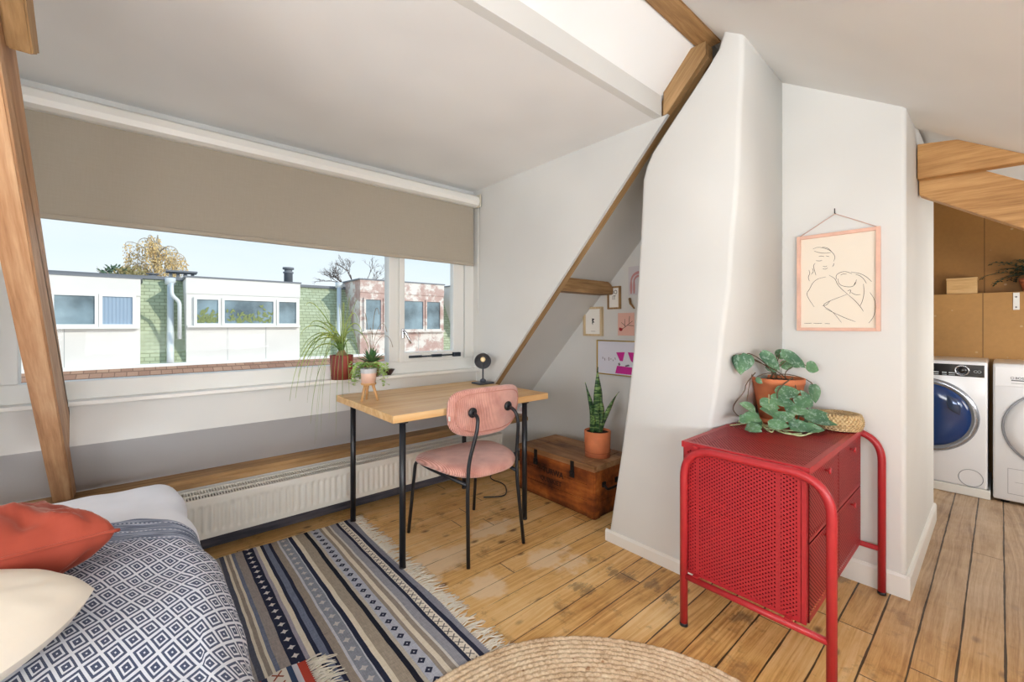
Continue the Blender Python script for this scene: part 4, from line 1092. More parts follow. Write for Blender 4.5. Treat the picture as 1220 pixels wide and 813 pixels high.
def blanket_mat():
    g = G('blue_diamond_blanket', .9, spec=.15); uv = g.coord('UV'); U, V, _ = g.sep(uv)
    wv = g.noise(g.scale(uv, (.45, .45, 1)), 1, 2)
    U2 = g.mt('ADD', U, g.mt('MULTIPLY', g.mt('SUBTRACT', wv, .5), .25))
    def tri(c, p):
        return g.mt('ABSOLUTE', g.mt('SUBTRACT', g.mt('FRACT', g.mt('DIVIDE', c, p)), .5))
    s_ = g.mt('ADD', tri(U2, 1.0), tri(V, 1.0))          # 0 at centre .. 1 at far corner
    d = g.mt('MINIMUM', s_, g.mt('SUBTRACT', 1.0, s_))     # both diamond sub-lattices, 0..0.5
    navy = (62, 73, 102); wh = (224, 226, 234)
    col = g.ramp(d, [(0, wh), (.045, navy), (.19, wh), (.29, navy), (.415, wh)], 'CONSTANT')
    # header band with fine stripes beyond V = Vb
    ln = g.noise(g.scale(uv, (.35, 15, 1)), 1, 3, .6)
    band = g.ramp(ln, [(.44, (64, 78, 108)), (.60, (196, 204, 220))])
    dots = g.mt('MULTIPLY', g.mt('LESS_THAN', g.mt('ABSOLUTE', g.mt('SUBTRACT', g.mt('FRACT', g.mt('DIVIDE', V, .85)), .5)), .04), g.mt('GREATER_THAN', g.mt('FRACT', g.mt('DIVIDE', U, .25)), .5))
    band = g.mix(dots, band, wh)
    sel = g.mt('GREATER_THAN', V, VB)
    col = g.mix(sel, col, band)
    th = g.mt('MULTIPLY', g.mt('ADD', g.mt('SINE', g.mt('MULTIPLY', V, 2 * PI / .045)), g.noise(g.scale(uv, (45, 14, 1)), 1, 2)), .5)
    col = g.mix(.18, col, g.ramp(th, [(0, (90, 96, 116)), (1, (240, 240, 244))]), 'OVERLAY')
    g.base(col); g.bump(th, .5, .003)
    g.b.inputs['Sheen Weight'].default_value = .15; return g.m
zdrop = .26; XRB = .095; Ltop_ = XRB + 1.2; totb = Ltop_ + .09 * PI / 2 + zdrop
VB = 21.48
fb0 = cloth(0, 0, 1, .055, zdrop, 120, 140, round_far=False, seed=3, wr=.010, flare=.03, xr=XRB)
def fbc(a, y): return cloth(0, y, y + 1, .055, zdrop, 0, 0, round_far=False, seed=3, wr=.010, flare=.03, xr=XRB, taper=lambda q: -.06 * max(0, (q - 1.35)) / .7)(a, 0)
def fuv(a, b):
    x, y, z = fb(a, b); t = a * totb - 1.2
    return (20.51 * t - 2.564 * y, 9.177 * t + 12.01 * y)
def fb(a, b):
    t = a * totb; xa = min(t - 1.2, .16)
    y1 = 2.005 - .8 * max(-.25, xa) + .01 * math.sin(xa * 30); yy = .42 + (y1 - .42) * b
    x, _, z = fbc(a, yy)
    e = 1 - b
    if e < .02: z -= .010 * (1 - e / .02)
    return (x, yy, z)
m = MB(); m.grid(fb, 150, 160, uvfn=fuv)
bo_ = single('blanket', m, blanket_mat(), (-.5, 1.2, .45), 'navy and white diamond pattern blanket spread over the bed', 'blanket')
sl = bo_.modifiers.new('thick', 'SOLIDIFY'); sl.thickness = .008; sl.offset = -1
hm_ = MB(); hm_.tube([Vector(fb(1, k / 80)) + Vector((.001, 0, 0)) for k in range(81)], .006, 6); part('hem', hm_, M_fabric_w, bo_)
# ---- cushions
CG='cushions on the bed'
def cushion(name, W, H, T, M, mat, label, wr, seed, pinch=.06, piping=True, puff=.55, rnd_=0.0):
    mb = MB(); n = 44
    def shp(a, b, sgn):
        u = a * 2 - 1; v = b * 2 - 1
        ed = (1 - abs(u) ** 2.6) * (1 - abs(v) ** 2.6)
        h = T * .5 * max(0, ed) ** puff
        x = W / 2 * u * (1 - pinch * (1 - v * v)) * math.sqrt(1 - rnd_ * v * v / 2); y = H / 2 * v * (1 - pinch * (1 - u * u)) * math.sqrt(1 - rnd_ * u * u / 2)
        r_ = wr * (mnoise.noise(Vector((u * 3, v * 3, seed + sgn))) + .6 * mnoise.noise(Vector((u * 9, v * 5, seed))) )
        k = abs(u * v) ; r_ += wr * .9 * k * math.sin((u - v * (1 if u * v > 0 else -1)) * 16)
        return (x, y, sgn * (h + r_ * max(0, ed) ** .4))
    mb.grid(lambda a, b: shp(a, b, 1), n, n, M=M); mb.grid(lambda a, b: shp(1 - a, b, -1), n, n, M=M)
    rt = single(name, mb, mat, M.to_translation(), label, 'cushion', 'cushions on the bed')
    if piping:
        pp = MB(); e = []
        for k in range(41): e.append(shp(k / 40, 0, 1))
        for k in range(1, 41): e.append(shp(1, k / 40, 1))
        for k in range(1, 41): e.append(shp(1 - k / 40, 1, 1))
        for k in range(1, 41): e.append(shp(0, 1 - k / 40, 1))
        pp.tube(e, .005, 6, True, 1, M); part('piping', pp, mat, rt)
    return rt
g = G('red_velvet', .75, spec=.2); co = g.coord(); nn = g.noise(co, 6, 3)
g.base(g.ramp(nn, [(.3, (138, 56, 42)), (.7, (168, 76, 58))])); g.b.inputs['Sheen Weight'].default_value = .45; g.b.inputs['Sheen Roughness'].default_value = .35
g.b.inputs['Sheen Tint'].default_value = (1, .75, .62, 1); M_velvet = g.m
M_creamc = plain('cream_linen', (232, 222, 206), .9, 0, .02, 8, .1)
tipw = Vector((-.065, 1.575, .60))
def cush_M(c, rz, rx_, ry): return Matrix.Translation(c) @ Matrix.Rotation(R(rz), 4, 'Z') @ Matrix.Rotation(R(rx_), 4, 'X') @ Matrix.Rotation(R(ry), 4, 'Y')
RC = cush_M(Vector((-.350, 1.735, .582)), 21, -12, 5)
cushion('cushion', .46, .46, .22, RC, M_velvet, 'rust red velvet cushion lying on top of the cream one', .026, 2, .09, True, .42)
CC = cush_M(Vector((-.345, 1.365, .560)), -37, 2, 3)
cushion('cushion', .43, .43, .13, CC, M_creamc, 'plain cream cushion under the rust red velvet one', .003, 8, -.06, False, .5, .55)

# ------------------------------------------------------------------ plants
M_terra = plain('terracotta', (202, 118, 76), .75, 0, .05, 14, .15); M_soil = plain('soil', (48, 36, 28), .95, 0, .2, 60, .6)
def pot(name_unused, parent, c, rb, rt_, h, mat, rim=.0, th=.006, n=36, name='pot', soil=True):
    prof = [(0, 0), (rb, 0), (rb + (rt_ - rb) * .5, h * .5)]
    if rim: prof += [(rt_ - rim * .6, h - .025), (rt_ + .0, h - .025), (rt_ + .001, h)]
    else: prof += [(rt_, h - .003), (rt_ - .002, h)]
    prof += [(rt_ - th, h), (rt_ - th - .001, h - .02), (0, h - .02)]
    p = part(name, MB().lathe(prof, c, n), mat, parent)
    if soil: part('soil', MB().lathe([(0, h - .012), (rt_ - th - .0015, h - .014)], c, 24), M_soil, parent)
    return p
def leaf_mesh(mb, base, d, up, L, W, curl=.2, n=8, nw=4, shape='heart', fold=.15, thick=0):
    d = Vector(d).normalized(); up = Vector(up); up = (up - d * up.dot(d)).normalized(); s_ = d.cross(up)
    vs = []; base = Vector(base)
    for i in range(n + 1):
        t = i / n
        if shape == 'heart': w = math.sin(PI * min(1, t * .93 + .07) ** .75) ** .8
        elif shape == 'lance': w = math.sin(PI * (t * .94 + .04)) ** .8
        else: w = (1 - t) ** .6 * min(1, t * 5 + .35)
        for j in range(nw + 1):
            q = (j / nw * 2 - 1); off = s_ * (q * w * W / 2)
            vs.append(base + d * (L * t) + off + up * (fold * W * abs(q) * w - curl * L * t * t))
    fs = [(i * (nw + 1) + j, i * (nw + 1) + j + 1, (i + 1) * (nw + 1) + j + 1, (i + 1) * (nw + 1) + j) for i in range(n) for j in range(nw)]
    mb.add(vs, fs, None, True)
def blade(mb, pts, w, n=3):
    m_ = len(pts); rr = [w * (1 - .75 * (i / (m_ - 1)) ** 2.2) for i in range(m_)]
    mb.tube(pts, rr, 6, True, .35)
# snake plant
sx, sy_ = 2.235, 1.725; SZ = tz + .0005
sp_ = thing('snake_plant', (sx, sy_, SZ), 'upright snake plant in a terracotta pot on the old trunk', 'potted plant')
pot('', sp_, (sx, sy_, SZ), .080, .086, .165, M_terra, 0, .008)
part('pot_saucer_band', MB().lathe([(.0825, .030), (.0845, .031), (.0845, .034), (.083, .035)], (sx, sy_, SZ), 36), plain('terracotta_dark', (176, 96, 62), .8), sp_)
def snake_mat():
    g = G('snake_leaf', .4, spec=.4); co = g.coord(); x, y, z = g.sep(co)
    w = g.noise(g.scale(co, (14, 14, 60)), 1.0, 4, .65, .6)
    g.base(g.ramp(w, [(.42, (34, 62, 38)), (.5, (58, 96, 50)), (.58, (130, 158, 96))])); return g.m
M_snake = snake_mat()
def snake_leaf(bx_, by_2, lean, L, W, ang):
    mb = MB(); n = 16; vs = []; fs = []; lean = Vector(lean)
    for i in range(n + 1):
        t = i / n; w = W * (.55 + .45 * math.sin(PI * min(1, t * .9 + .12))) * (1 if t < .6 else max(.0, (1 - ((t - .6) / .4) ** 1.6)))
        w = max(w, .002); tw = ang + .5 * t; c = Vector((sx + bx_, sy_ + by_2, SZ + .148)) + Vector((lean.x * t * t, lean.y * t * t, L * t)) + Vector((.006 * math.sin(t * 6 + ang), .006 * math.cos(t * 5), 0))
        ex_ = Vector((math.cos(tw), math.sin(tw), 0)); ey_ = Vector((-math.sin(tw), math.cos(tw), 0))
        for (p, q) in ((-1, .25), (-.5, -.05), (0, -.15), (.5, -.05), (1, .25), (.5, .12), (0, .05), (-.5, .12)):
            vs.append(c + ex_ * p * w / 2 + ey_ * q * W * .35)
    for i in range(n):
        for k in range(8): fs.append((i * 8 + k, i * 8 + (k + 1) % 8, (i + 1) * 8 + (k + 1) % 8, (i + 1) * 8 + k))
    fs += [tuple(range(8))[::-1], tuple(n * 8 + k for k in range(8))]
    mb.add(vs, fs, None, True); part('leaf', mb, M_snake, sp_)
# screen-right direction at the plant is (+cF,-sF)
rgt = Vector((cF, -sF, 0))
for (o_, ln_, L, W, ang) in ((-.004, .012, .43, .064, -.75), (-.030, -.045, .33, .044, -.4), (.028, .12, .27, .034, -.9), (-.028, -.03, .19, .040, -.2), (.016, .012, .25, .036, -1.2), (.003, -.01, .16, .034, .3)):
    v = rgt * o_; l_2 = rgt * ln_; snake_leaf(v.x, v.y - (.012 if L < .2 else 0), l_2, L, W, ang)
# ponytail plant on the sill
M_redpot = G('brick_red_pot', .55)
gg = M_redpot; x_, y_, z_ = gg.sep(gg.coord()); nz = gg.noise(gg.scale(gg.coord(), (40, 40, 3)), 1, 3)
gg.base(gg.ramp(nz, [(.35, (112, 38, 30)), (.65, (164, 74, 60))])); M_redpot = gg.m
qx, qy, qz = .925, 2.70, .8425
pt = thing('ponytail_plant', (qx, qy, qz), 'trailing grassy plant in a ribbed brick red pot on the sill', 'potted plant')
pot('', pt, (qx, qy - .018, qz), .060, .069, .150, M_redpot, 0, .006)
pb_ = MB(); pb_.lathe([(0, .13), (.030, .132), (.034, .15), (.020, .175), (.010, .19), (0, .19)], (qx, qy - .018, qz), 16)
part('stem', pb_, plain('corky_stem', (150, 128, 88), .8), pt)
bl_m = MB(); rn = random.Random(21); src = Vector((qx, qy - .018, qz + .17))
def clampy(p, lim=2.715):
    return Vector((p.x, min(p.y, lim), p.z))
def arc(src_, tip, lift, n=16):
    src_ = Vector(src_); tip = Vector(tip); mid = src_ * .55 + tip * .45; mid.z = max(src_.z, tip.z) + lift
    return [clampy(p) for p in bez(src_, src_ + Vector(((mid.x - src_.x) * .3, (mid.y - src_.y) * .3, lift * 1.2)), Vector((tip.x * .85 + src_.x * .15, tip.y * .85 + src_.y * .15, mid.z)), tip, n)]
tips = [((375, 530), 2.52), ((382, 515), 2.50), ((370, 505), 2.55), ((366, 480), 2.55), ((392, 500), 2.56), ((400, 520), 2.55), ((352, 475), 2.6), ((362, 440), 2.62), ((358, 400), 2.62), ((384, 470), 2.55),
        ((378, 450), 2.6), ((355, 450), 2.6), ((345, 478), 2.62), ((430, 440), 2.6), ((425, 415), 2.62), ((432, 400), 2.65), ((416, 468), 2.58), ((372, 415), 2.6), ((388, 425), 2.6), ((395, 412), 2.58),
        ((357, 425), 2.6), ((408, 475), 2.56), ((440, 420), 2.62), ((380, 395), 2.6), ((368, 390), 2.64), ((421, 430), 2.6), ((377, 525), 2.54), ((363, 462), 2.6), ((398, 455), 2.56), ((364, 365), 2.66), ((410, 370), 2.66), ((426, 385), 2.66)]
for i, ((u, v), Y) in enumerate(tips):
    tp_ = on_y(u, v, Y); s0 = src + Vector((rn.uniform(-.015, .015), rn.uniform(-.015, .008), 0))
    blade(bl_m, arc(s0, tp_, rn.uniform(.06, .17) if v > 400 else rn.uniform(.10, .16)), rn.uniform(.0034, .0046))
for i in range(10):
    u = rn.uniform(372, 432); v = rn.uniform(352, 392); blade(bl_m, arc(src, on_y(u, v, 2.66), .03), .0026)
gm_ = G('grassy_blade', .45); fz = gm_.noise(gm_.coord(), 7, 2); gm_.base(gm_.ramp(fz, [(.35, (104, 134, 66)), (.65, (178, 194, 110))])); M_blade = gm_.m
part('foliage', bl_m, M_blade, pt)
# succulent in second red pot
q2 = Vector((1.118, 2.690, .8425))
p2_ = thing('succulent', tuple(q2), 'spiky green succulent in a low brick red pot behind the footed planter', 'potted plant')
pot('', p2_, tuple(q2), .046, .052, .098, M_redpot, 0, .005); sb = MB()
for i in range(46):
    a = rn.uniform(0, 2 * PI); e = rn.uniform(.15, 1.4); d = Vector((math.cos(a) * math.cos(e), math.sin(a) * math.cos(e) * .7 - .1, math.sin(e)))
    leaf_mesh(sb, q2 + Vector((0, -.005, .09)) + d * .01, d, (0, 0, 1), rn.uniform(.06, .10), .018, -.1, 5, 2, 'lance', .3)
part('foliage', sb, plain('succulent_green', (84, 128, 76), .45), p2_)
tw_ = MB()
for (u, v) in ((431, 352), (446, 345), (455, 366), (462, 384), (438, 372)):
    tp_ = on_y(u + 6, v + 30, 2.66); pk = on_y(u, v, 2.69)
    tw_.tube([clampy(p, 2.72) for p in bez(q2 + Vector((0, 0, .09)), q2 + Vector((0, 0, .22)), pk, tp_, 12)], [.0016] * 13, 5)
part('wiry_stem', tw_, plain('brown_twig', (134, 112, 82), .8), p2_)
# footed planter on the desk
fx_, fy_ = .955, 2.335
fpn = thing('footed_planter', (fx_, fy_, DZ), 'small white and pink pot on a wooden tripod stand on the desk', 'potted plant')
M_stand = wood('beech_stand', (166, 118, 70), (196, 150, 98), (210, 168, 118), 'Z', 4, .5, False)
part('stand_ring', MB().lathe([(0, 0), (.040, 0), (.042, .004), (.042, .010), (0, .010)], (fx_, fy_, DZ + .092), 24), M_stand, fpn)
for a in (200, 320, 80):
    ax_, ay_ = math.cos(R(a)), math.sin(R(a)); part('leg', MB().tube([(fx_ + ax_ * .052, fy_ + ay_ * .052, DZ + .001), (fx_ + ax_ * .024, fy_ + ay_ * .024, DZ + .094)], [.0065, .009], 10), M_stand, fpn)
gp = G('dipped_ceramic', .5); x_, y_, z_ = gp.sep(gp.coord()); gp.base(gp.mix(gp.mt('GREATER_THAN', z_, .158), (226, 188, 168), (186, 186, 186))); 
pot('', fpn, (fx_, fy_, DZ + .102), .038, .044, .082, gp.m, 0, .004)
sb = MB()
for i in range(330):
    a = rn.uniform(0, 2 * PI); sd = rn.choice((-1, 1)); r_ = rn.uniform(.01, .10)
    dz = rn.uniform(-.09, .03) * (r_ / .08)
    ctr = Vector((fx_, fy_ + .02, DZ + .19)) + rgt * (sd * r_) + Vector((0, rn.uniform(-.03, .03), 0)) * 1 + Vector((-sF, -cF, 0)) * (-.03) + Vector((0, 0, dz + .012 - .02 * (r_ > .05)))
    d = Vector((math.cos(a), math.sin(a), rn.uniform(-.5, .7)))
    leaf_mesh(sb, ctr, d, (0, 0, 1), rn.uniform(.016, .026), .016, .1, 4, 2, 'lance', .1)
for i in range(14):
    sd = rn.choice((-1, 1)); sb.tube(bez((fx_, fy_, DZ + .185), Vector((fx_, fy_, DZ + .24)) + rgt * sd * .03, Vector((fx_, fy_, DZ + .22)) + rgt * sd * .08, Vector((fx_, fy_ + rn.uniform(-.02, .03), DZ + rn.uniform(.13, .2))) + rgt * sd * rn.uniform(.08, .11), 8), .0012, 4)
part('foliage', sb, plain('lime_small_leaves', (164, 194, 104), .5, 0, .15, 40), fpn)
# bowl on the sill
bq = (1.238, 2.695, .8425)
part('bowl', MB(), M_black) if False else None
bw = MB().lathe([(0, 0), (.018, 0), (.020, .003), (.040, .034), (.043, .038), (.040, .038), (.034, .030), (.012, .010), (0, .009)], bq, 28)
single('bowl', bw, plain('dark_brown_bowl', (58, 36, 32), .3), bq, 'tiny dark brown bowl on the window sill', 'bowl')

# satin pothos on the cabinet
CT = cz1 + .0006
ppx, ppy = 2.262, .690
po = thing('trailing_pothos', (ppx, ppy, CT), 'silvery green trailing plant in a terracotta pot on the red cabinet', 'potted plant')
part('saucer', MB().lathe([(0, 0), (.088, 0), (.104, .028), (.100, .028), (.086, .006), (0, .006)], (ppx, ppy, CT), 36), M_terra, po)
pot('', po, (ppx, ppy, CT + .007), .074, .108, .205, M_terra, .004, .007)
def poth_mat():
    g = G('satin_pothos_leaf', .5, spec=.3); co = g.coord(); n1 = g.noise(co, 60, 3, .7); n2 = g.noise(co, 9, 2)
    c = g.ramp(n2, [(.35, (66, 102, 78)), (.65, (106, 146, 104))])
    g.base(g.mix(g.mt('MULTIPLY', g.smooth(n1, .50, .64), .6), c, (158, 182, 166))); return g.m
M_pl = poth_mat(); M_vine = plain('pothos_vine', (182, 194, 146), .6, 0, .1, 30); M_vined = plain('pothos_stem_dark', (96, 78, 58), .7)
lf = MB(); vn = MB(); vd = MB(); rn = random.Random(5)
camd = Vector((-sF, -cF, 0))
def pleaf(u, v, depth_off, ang, L, W, tilt=.25):
    """leaf whose base is at a point near the pot; ang = direction in the picture-facing plane"""
    k = (sF * (ppx) + cF * ppy) + depth_off
    d = ray(u, v); p = Vector((0, 0, CAMH)) + d * (k / F)
    dr_ = rgt * math.cos(ang) + Vector((0, 0, 1)) * math.sin(ang) + camd * tilt
    leaf_mesh(lf, p, dr_, camd + Vector((rn.uniform(-.3, .3), 0, rn.uniform(.2, .6))), L, W, .15, 8, 4, 'heart', .12)
    return p
rim = Vector((ppx, ppy, CT + .21))
spec = [(890, 422, -.08, -1.9, .085, .07), (880, 423, -.09, -1.5, .09, .075), (874, 424, -.08, -1.25, .085, .06), (906, 420, -.05, -.75, .115, .06), (930, 419, -.04, -.6, .13, .055), (960, 436, -.02, -.3, .06, .06),
        (940, 430, -.02, -.2, .07, .06), (968, 458, .03, -1.5, .09, .055), (912, 436, .0, -.4, .06, .05), (930, 436, .05, .1, .06, .05), (900, 452, -.11, -.5, .035, .03), (925, 425, .02, .7, .05, .05)]
for (u, v, o_, a, L, W) in spec:
    p = pleaf(u, v, o_, a, L, W)
    vd.tube(bez(rim + Vector((rn.uniform(-.04, .04), rn.uniform(-.04, .04), -.01)), rim + Vector((0, 0, .05)), p + Vector((0, 0, .02)), p, 8), .0022, 5)
# vines falling down on the cabinet top and piled leaves
ground = lambda u, v: on_z(u, v, CT + .012)
pile = [(925, 470, -.12, .3, .10, .08), (918, 476, -.13, -.2, .10, .08), (905, 480, -.15, -.3, .08, .07), (948, 482, -.14, .5, .07, .07), (966, 486, -.12, 1.9, .09, .06), (958, 496, -.15, -.15, .15, .09), (930, 496, -.16, 2.6, .10, .07),
        (905, 498, -.17, 3.0, .09, .06), (893, 512, -.2, -1.3, .055, .05), (940, 508, -.2, -.4, .09, .07), (915, 506, -.19, -.6, .08, .06), (955, 510, -.2, -.9, .08, .06), (975, 500, -.14, -.5, .09, .06), (900, 490, -.16, 2.5, .08, .06), (935, 488, -.15, .0, .10, .07),
        (948, 500, -.18, 2.9, .08, .07), (922, 500, -.18, .4, .09, .06), (984, 505, -.12, -.4, .07, .03), (890, 498, -.17, -2.4, .05, .05), (968, 508, -.18, -1.8, .07, .06)]
for (u, v, o_, a, L, W) in pile:
    k = (sF * ppx + cF * ppy) + o_; d = ray(u, v); p = Vector((0, 0, CAMH)) + d * (k / F)
    p.z = max(p.z, CT + .012); dr_ = rgt * math.cos(a) + Vector((0, 0, 1)) * max(-.25, math.sin(a) * .7) + camd * (.25 - .3 * math.sin(a))
    if p.z < CT + .05: dr_.z = max(dr_.z, .05)
    leaf_mesh(lf, p, dr_, Vector((0, 0, 1)) + camd * .8, L, W, .08, 8, 4, 'heart', .10)
def drape(pts, r=.0034, mb=vn):
    P = []
    for (u, v, o_) in pts:
        if o_ is None: P.append(on_z(u, v, CT + .006))
        else:
            k = (sF * ppx + cF * ppy) + o_; P.append(Vector((0, 0, CAMH)) + ray(u, v) * (k / F))
    P = chaikin(P, 3)
    mb.tube([Vector((p.x, p.y, max(p.z, CT + .004))) for p in P], r, 6)
drape([(900, 444, -.04), (888, 458, -.03), (888, 466, -.04), (872, 484, -.04), (876, 494, -.08), (888, 500, None), (905, 498, None), (925, 502, None)], .0022, vd)
drape([(896, 446, -.05), (892, 462, -.08), (890, 478, -.08)], .0018, vd)
drape([(944, 450, -.1), (926, 464, -.12), (926, 476, -.13)], .003, vd)
drape([(944, 450, -.1), (950, 465, -.11), (942, 480, -.13)], .002, vd)
drape([(916, 470, -.15), (916, 492, -.16)], .0016, vn)
for pts in ([(880, 503, None), (900, 500, None), (915, 496, None), (905, 506, None), (920, 517, None), (922, 510, None), (902, 506, None), (890, 508, None)],
            [(895, 502, None), (925, 494, None), (940, 506, None), (915, 512, None), (900, 498, None)], [(920, 505, None), (945, 520, None), (965, 518, None), (978, 508, None), (960, 505, None)],
            [(930, 512, None), (955, 522, None), (970, 512, None), (955, 500, None)], [(885, 498, None), (910, 505, None), (935, 518, None), (955, 517, None)], [(905, 494, None), (930, 508, None), (955, 494, None), (975, 515, None)]):
    drape(pts)
rn = random.Random(15)
for i in range(9):
    u0 = rn.uniform(884, 955); v0 = rn.uniform(498, 512)
    drape([(u0 + rn.uniform(-26, 34), v0 + rn.uniform(-8, 8), None) for _ in range(5)], .0026)
for i in range(12):
    u = rn.uniform(888, 975); v = rn.uniform(494, 514); p = on_z(u, v, CT + .012); a = rn.uniform(0, 2 * PI)
    leaf_mesh(lf, p, rgt * math.cos(a) + camd * math.sin(a) + Vector((0, 0, .25)), Vector((0, 0, 1)) + camd * .9, rn.uniform(.05, .08), rn.uniform(.04, .06), .1, 8, 4, 'heart', .1)
part('foliage', lf, M_pl, po); part('vine', vn, M_vine, po); part('dry_stem', vd, M_vined, po)
# woven basket lid
bc = (2.32, .468, CT)
gb_ = G('woven_seagrass', .9); co = gb_.coord(); x_, y_, z_ = gb_.sep(co)
an = gb_.mt('ARCTAN2', y_, x_); wv_ = gb_.mt('SINE', gb_.mt('ADD', gb_.mt('MULTIPLY', an, 34.0), gb_.mt('MULTIPLY', gb_.mt('FLOOR', gb_.mt('DIVIDE', z_, .009)), PI)))
n_ = gb_.noise(co, 60, 3); gb_.base(gb_.ramp(gb_.mt('ADD', gb_.mt('MULTIPLY', wv_, .18), n_), [(.3, (180, 144, 96)), (.7, (226, 198, 150))])); gb_.bump(wv_, .8, .004)
prof = [(0, .003), (.070, .003)]
for k in range(8):
    z = .004 + k * .0085; r_ = .076 + .010 * math.sin(PI * (k + .5) / 8); prof += [(r_, z), (r_ + .003, z + .004), (r_, z + .0080)]
prof += [(.070, .072), (.052, .074), (.050, .070), (0, .070)]
bk_ = thing('woven_basket', bc, 'small round woven basket beside the plant on the red cabinet', 'basket')
part('basket_body', MB().lathe(prof, bc, 56), gb_.m, bk_)
# plant on the laundry ledge
lx_, ly2 = 4.96, -.165
pl2 = thing('potted_plant', (lx_, ly2, 1.4245), 'dark fern in a terracotta pot on the laundry ledge', 'potted plant')
pot('', pl2, (lx_, ly2, 1.4245), .055, .075, .10, M_terra, .003, .006)
sb = MB(); rn = random.Random(3)
for i in range(26):
    a = rn.uniform(0, 2 * PI); tip = Vector((lx_ + .10 * math.cos(a) - .03, ly2 + rn.choice((.22, .3, .12, .2, .05, -.2)) * rn.uniform(.4, 1.05), 1.4245 + rn.uniform(.06, .22)))
    P = bez((lx_, ly2, 1.51), (lx_, ly2, 1.60), tip + Vector((0, 0, .04)), tip, 9)
    P = [Vector((min(p.x, 5.035), p.y, p.z)) for p in P]
    sb.tube(P, .0016, 4)
    for k in range(1, 10):
        for s_ in (-1, 1):
            d = (P[min(k + 1, 9)] - P[k - 1]).normalized(); sd = d.cross(Vector((0, 0, 1))); sd = (sd.normalized() if sd.length > .01 else Vector((1, 0, 0))) * s_
            q = sd * .8 + d * .5 + Vector((0, 0, .2)); 
            if P[k].x + q.x * .03 > 5.04: q.x = -abs(q.x)
            leaf_mesh(sb, P[k], q, (0, 0, 1), .030, .014, .1, 3, 2, 'lance', .1)
part('foliage', sb, plain('dark_fern_green', (46, 66, 46), .6, 0, .2, 30), pl2)
# floor cable
cb_ = MB(); cb_.tube(chaikin([(1.74, 2.30, .008), (1.86, 2.22, .006), (1.93, 2.28, .006), (2.01, 2.40, .006), (1.98, 2.56, .006), (2.12, 2.66, .006)], 3), .004, 6)
single('power_cable', cb_, M_black, (1.9, 2.3, 0), 'thin black cable on the floor between chair and trunk', 'cable')

# ------------------------------------------------------------------ outside
HY = 16.0
M_wpan = plain('white_cladding', (226, 224, 219), .6, 0, .02, .8); M_wfr = plain('white_window_frame', (236, 236, 232), .5)
gp_ = G('peeling_paint', .7); nn = gp_.noise(gp_.coord(), 1.6, 6, .7); nn2 = gp_.noise(gp_.coord(), .5, 2)
gp_.base(gp_.ramp(gp_.mt('ADD', gp_.mt('MULTIPLY', nn, .75), gp_.mt('MULTIPLY', nn2, .25)), [(.46, (228, 222, 214)), (.52, (196, 168, 158)), (.62, (184, 150, 140))])); M_peel = gp_.m
def shingle(nm, c1, c2):
    g = G(nm, .8); co = g.coord(); x, y, z = g.sep(co)
    br_ = g.n('ShaderNodeTexBrick'); g.l(g.comb(x, g.mt('MULTIPLY', z, 1.0), 0.0), br_.inputs['Vector'])
    br_.inputs['Color1'].default_value = lin(c1); br_.inputs['Color2'].default_value = lin(c2); br_.inputs['Mortar'].default_value = lin(tuple(q * .82 for q in c1))
    br_.inputs['Scale'].default_value = 1.0; br_.inputs['Mortar Size'].default_value = .010; br_.inputs['Brick Width'].default_value = .24; br_.inputs['Row Height'].default_value = .11
    g.base(br_.outputs[0]); return g.m
M_green = shingle('green_slate_shingles', (168, 178, 146), (186, 196, 166))
M_tile = shingle('brown_roof_tiles', (150, 112, 92), (176, 140, 116))
M_curt = plain('blue_grey_curtain', (150, 170, 190), .8); M_pane = plain('far_window_glass', (120, 138, 146), .08, 0, .35, .9, spec=.8)
M_zinc = plain('roof_edge_grey', (120, 124, 130), .6); M_pipe = plain('pale_downpipe', (214, 220, 222), .5)
ter = thing('terrace_roof', (3, 16, -.1), 'green shingled mansard roof behind the box dormers across the street', 'roof')
part('shingle_slope', MB().prism([(16.02, -.1), (17.62, 2.62), (17.75, 2.62), (16.5, -.1)], 'x', -9, 22), M_green, ter)
part('roof_coping', MB().box((-9, 17.55, 2.62), (22, 18.2, 2.72)), M_zinc, ter)
part('flat_roof', MB().box((-9, 18.2, 2.5), (22, 24, 2.66)), M_zinc, ter)
part('eaves_gutter', MB().box((-9, 15.80, -.10), (22, 16.05, .06), .02), M_wfr, ter)
part('tile_slope', MB().prism([(15.82, -.02), (12.0, -1.5), (12.0, -1.7), (15.9, -.2)], 'x', -9, 22), M_tile, ter)
part('facade', MB().box((-9, 15.9, -8), (22, 16.3, -.12)), M_peel, ter)
M_joint = plain('panel_joint_grey', (176, 178, 178), .7)
